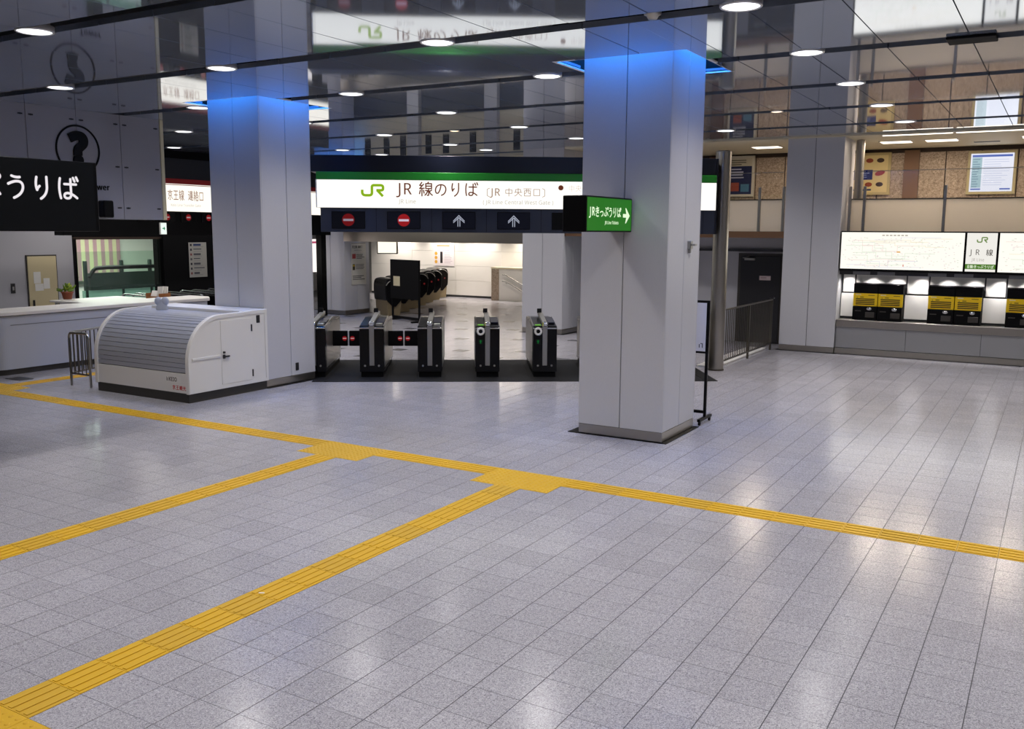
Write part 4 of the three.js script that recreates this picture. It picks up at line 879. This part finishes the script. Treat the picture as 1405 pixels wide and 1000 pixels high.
{
  const t = thing('escalator', 'dark green sided escalator with glass balustrades beyond the window', 'escalator', [-24.2, 0, -17.7]);
  blk('side_panel', M.teal, t, 0, 0.08, 0, 0.75, -2.6, 1.2); blk('skirt', M.greenDark, t, 0, 0.1, 0.75, 1.25, -2.4, 1.0);
  mesh('handrail', tube([[0.05, 1.1, 1.0], [0.05, 1.38, 0.8], [0.05, 1.4, 0.4], [0.05, 1.38, -2.6]], 0.06, 40, 8), M.black, t);
  for (const z of [1.1, -0.1, -1.1, -2.0]) blk('newel', M.greenDark, t, 0, 0.09, 0, 1.6, z - 0.04, z + 0.04);
  blk('glass_pane', M.greenGlass, t, -0.6, -0.59, 0.9, 1.85, -2.6, 2.6);
  mesh('stair_rail', tube([[0.4, 1.3, 1.6], [0.4, 1.3, 1.9], [0.4, 0.7, 3.0]], 0.045, 30, 8), M.greenDark, t); mesh('stair_rail', tube([[0.4, 1.0, 1.6], [0.4, 1.0, 1.9], [0.4, 0.4, 3.0]], 0.045, 30, 8), M.greenDark, t);
}
{
  const t = thing('concourse_light', 'square ceiling light beyond the glazed opening', 'ceiling light', [-24, 3.09, -17]);
  blk('frame', rimMat, t, -0.8, 0.8, -0.03, 0.01, -2, 2); blk('diffuser', glow(0xf6fff4, 2), t, -0.75, 0.75, -0.036, -0.028, -1.95, 1.95);
  areaLight(t, 0xfdfff8, 17, 1.45, 3.85, [0, -0.045, 0], [-Math.PI / 2, 0, 0]);
}
// black pier, red-striped sign and gates of the other line
structure('wall_black_pier', M.blackMatt, -20.3, -19.9, -0.3, 4.6, -20.6, -15.93);
{
  const tex = canvasTex(160, 288, (c, w, h) => { c.fillStyle = '#b9b7ae'; c.fillRect(0, 0, w, h); for (let k = 0; k < 7; k++) { const y = 12 + k * 39; c.fillStyle = ['#23232c', '#3a3a44', '#8a4a4a', '#5a5a62'][k % 4]; c.fillRect(10, y, 16, 18); c.fillStyle = k === 0 ? '#2a3a6a' : '#55555c'; c.fillRect(40, y, rr(50, 105), k % 2 ? 8 : 16); lines(c, 40, y + 22, 100, 1, 8, '#8a8a88', 3); } });
  const t = thing('wall_notice', 'tall pale notice sheet on the black pier', 'poster', [-19.9, 1.72, -17.02]);
  blk('sheet', M.paper, t, 0, 0.01, -0.46, 0.46, -0.29, 0.29); mesh('print', new THREE.PlaneGeometry(0.58, 0.92), printed(tex), t, [0.0115, 0, 0], [0, Math.PI / 2, 0]);
}
{
  const t = thing('exit_sign', 'small lit exit sign under the red-striped overhead sign', 'exit sign', [-18.395, 2.54, -14.72]);
  blk('case', M.white, t, 0, 0.05, -0.14, 0.14, -0.09, 0.09, 0.008);
  const tex = canvasTex(96, 144, (c, w, h) => { c.fillStyle = '#f4fff8'; c.fillRect(0, 0, w, h); c.fillStyle = '#128a5a'; c.fillRect(26, 64, 44, 12); c.fillRect(50, 50, 14, 40); });
  mesh('lit_face', new THREE.PlaneGeometry(0.16, 0.26), lit(tex, 1), t, [0.052, 0, 0], [0, Math.PI / 2, 0]);
}
{
  const t = thing('overhead_sign', 'illuminated white overhead sign with red stripe beyond the fascia', 'sign', [-18.4, 0, -16.4]);
  blk('header_beam', M.navy, t, -0.4, 0, 3.72, 4.2, -4.2, 2.6); blk('red_stripe', M.red, t, -0.38, 0.03, 3.6, 3.72, -4.2, 2.6); blk('light_box', M.white, t, -0.36, 0.02, 2.95, 3.6, -4.2, 2.6);
  const tex = canvasTex(2048, 196, (c, w, h) => { c.fillStyle = '#fffaee'; c.fillRect(0, 0, w, h); const m = w / 6.8, X = (z) => (2.6 - (z + 16.4)) * m; c.fillStyle = '#5a1424'; c.fillRect(0, 4, w, 5); write(c, '京王線', X(-14.9), 42, 76, 8, '#8a6a5a', 1.05, 0.62); write(c, '連絡口', X(-15.5), 42, 76, 8, '#8a6a5a', 1.05, 0.62); c.fillStyle = '#b9b4ac'; c.font = '26px sans-serif'; c.fillText('Keio Line Transfer Gate', X(-14.98), 160); });
  mesh('lit_face', new THREE.PlaneGeometry(6.8, 0.65), lit(tex, 1.15), t, [0.0215, 3.275, -0.8], [0, Math.PI / 2, 0]);
  areaLight(t, 0xfff6e8, 0.2, 6.7, 0.6, [0.035, 3.275, -0.8], [0, -Math.PI / 2, 0]);
  blk('display_band', M.black, t, -0.34, 0, 2.38, 2.95, -4.2, 4.2);
  for (let k = 0; k < 7; k++) { const d = blk('display', M.blackGloss, t, 0, 0.02, 2.7, 2.92, 2.15 - k * 0.62 - 0.22, 2.15 - k * 0.62 + 0.22); mesh('stop_symbol', new THREE.CircleGeometry(0.09, 20).rotateY(Math.PI / 2), stopMat, d, [0.0115, 0, 0]); }
  blk('post', M.black, t, -0.3, -0.1, 0, 2.38, -4.1, -3.9);
}
{
  const t = thing('lit_map_panel', 'lit white panel with pink band glimpsed beside the blue-lit pillar', 'sign', [-19.85, 1.72, -19.8]);
  blk('case', M.black, t, -0.04, 0, -0.5, 0.55, -2.2, 2.2); blk('lit_face', glow(0xfff6f2, 1.1), t, 0, 0.006, -0.48, 0.4, -2.18, 2.18); blk('band', glow(0xd04070, 0.7), t, 0, 0.006, 0.4, 0.46, -2.18, 2.18); blk('head_strip', glow(0xfff6f2, 1.1), t, 0, 0.006, 0.46, 0.53, -2.18, 2.18);
}
const rail = tube([[0, 0, 0.75], [0, 0.9, 0.75], [0, 0.98, 0.66], [0, 1.0, -0.6], [0, 0.94, -0.72], [0, 0, -0.75]], 0.022, 50, 8);
for (let k = 0; k < 6; k++) {
  const t = thing('transfer_gate', 'dark ticket gate with chrome top rail before the black pier', 'ticket gate', [-18.4, 0, -14.2 - k * 0.85], Math.PI / 2, 'ticket gates under the red-striped sign');
  blk('body', M.blackGloss, t, -0.16, 0.16, 0, 0.92, -0.72, 0.72, 0.04);
  for (const q of [-1, 1]) mesh('chrome_rail', rail, M.chrome, t, [q * 0.17, 0, 0]);
}
renderer.render(scene, camera);
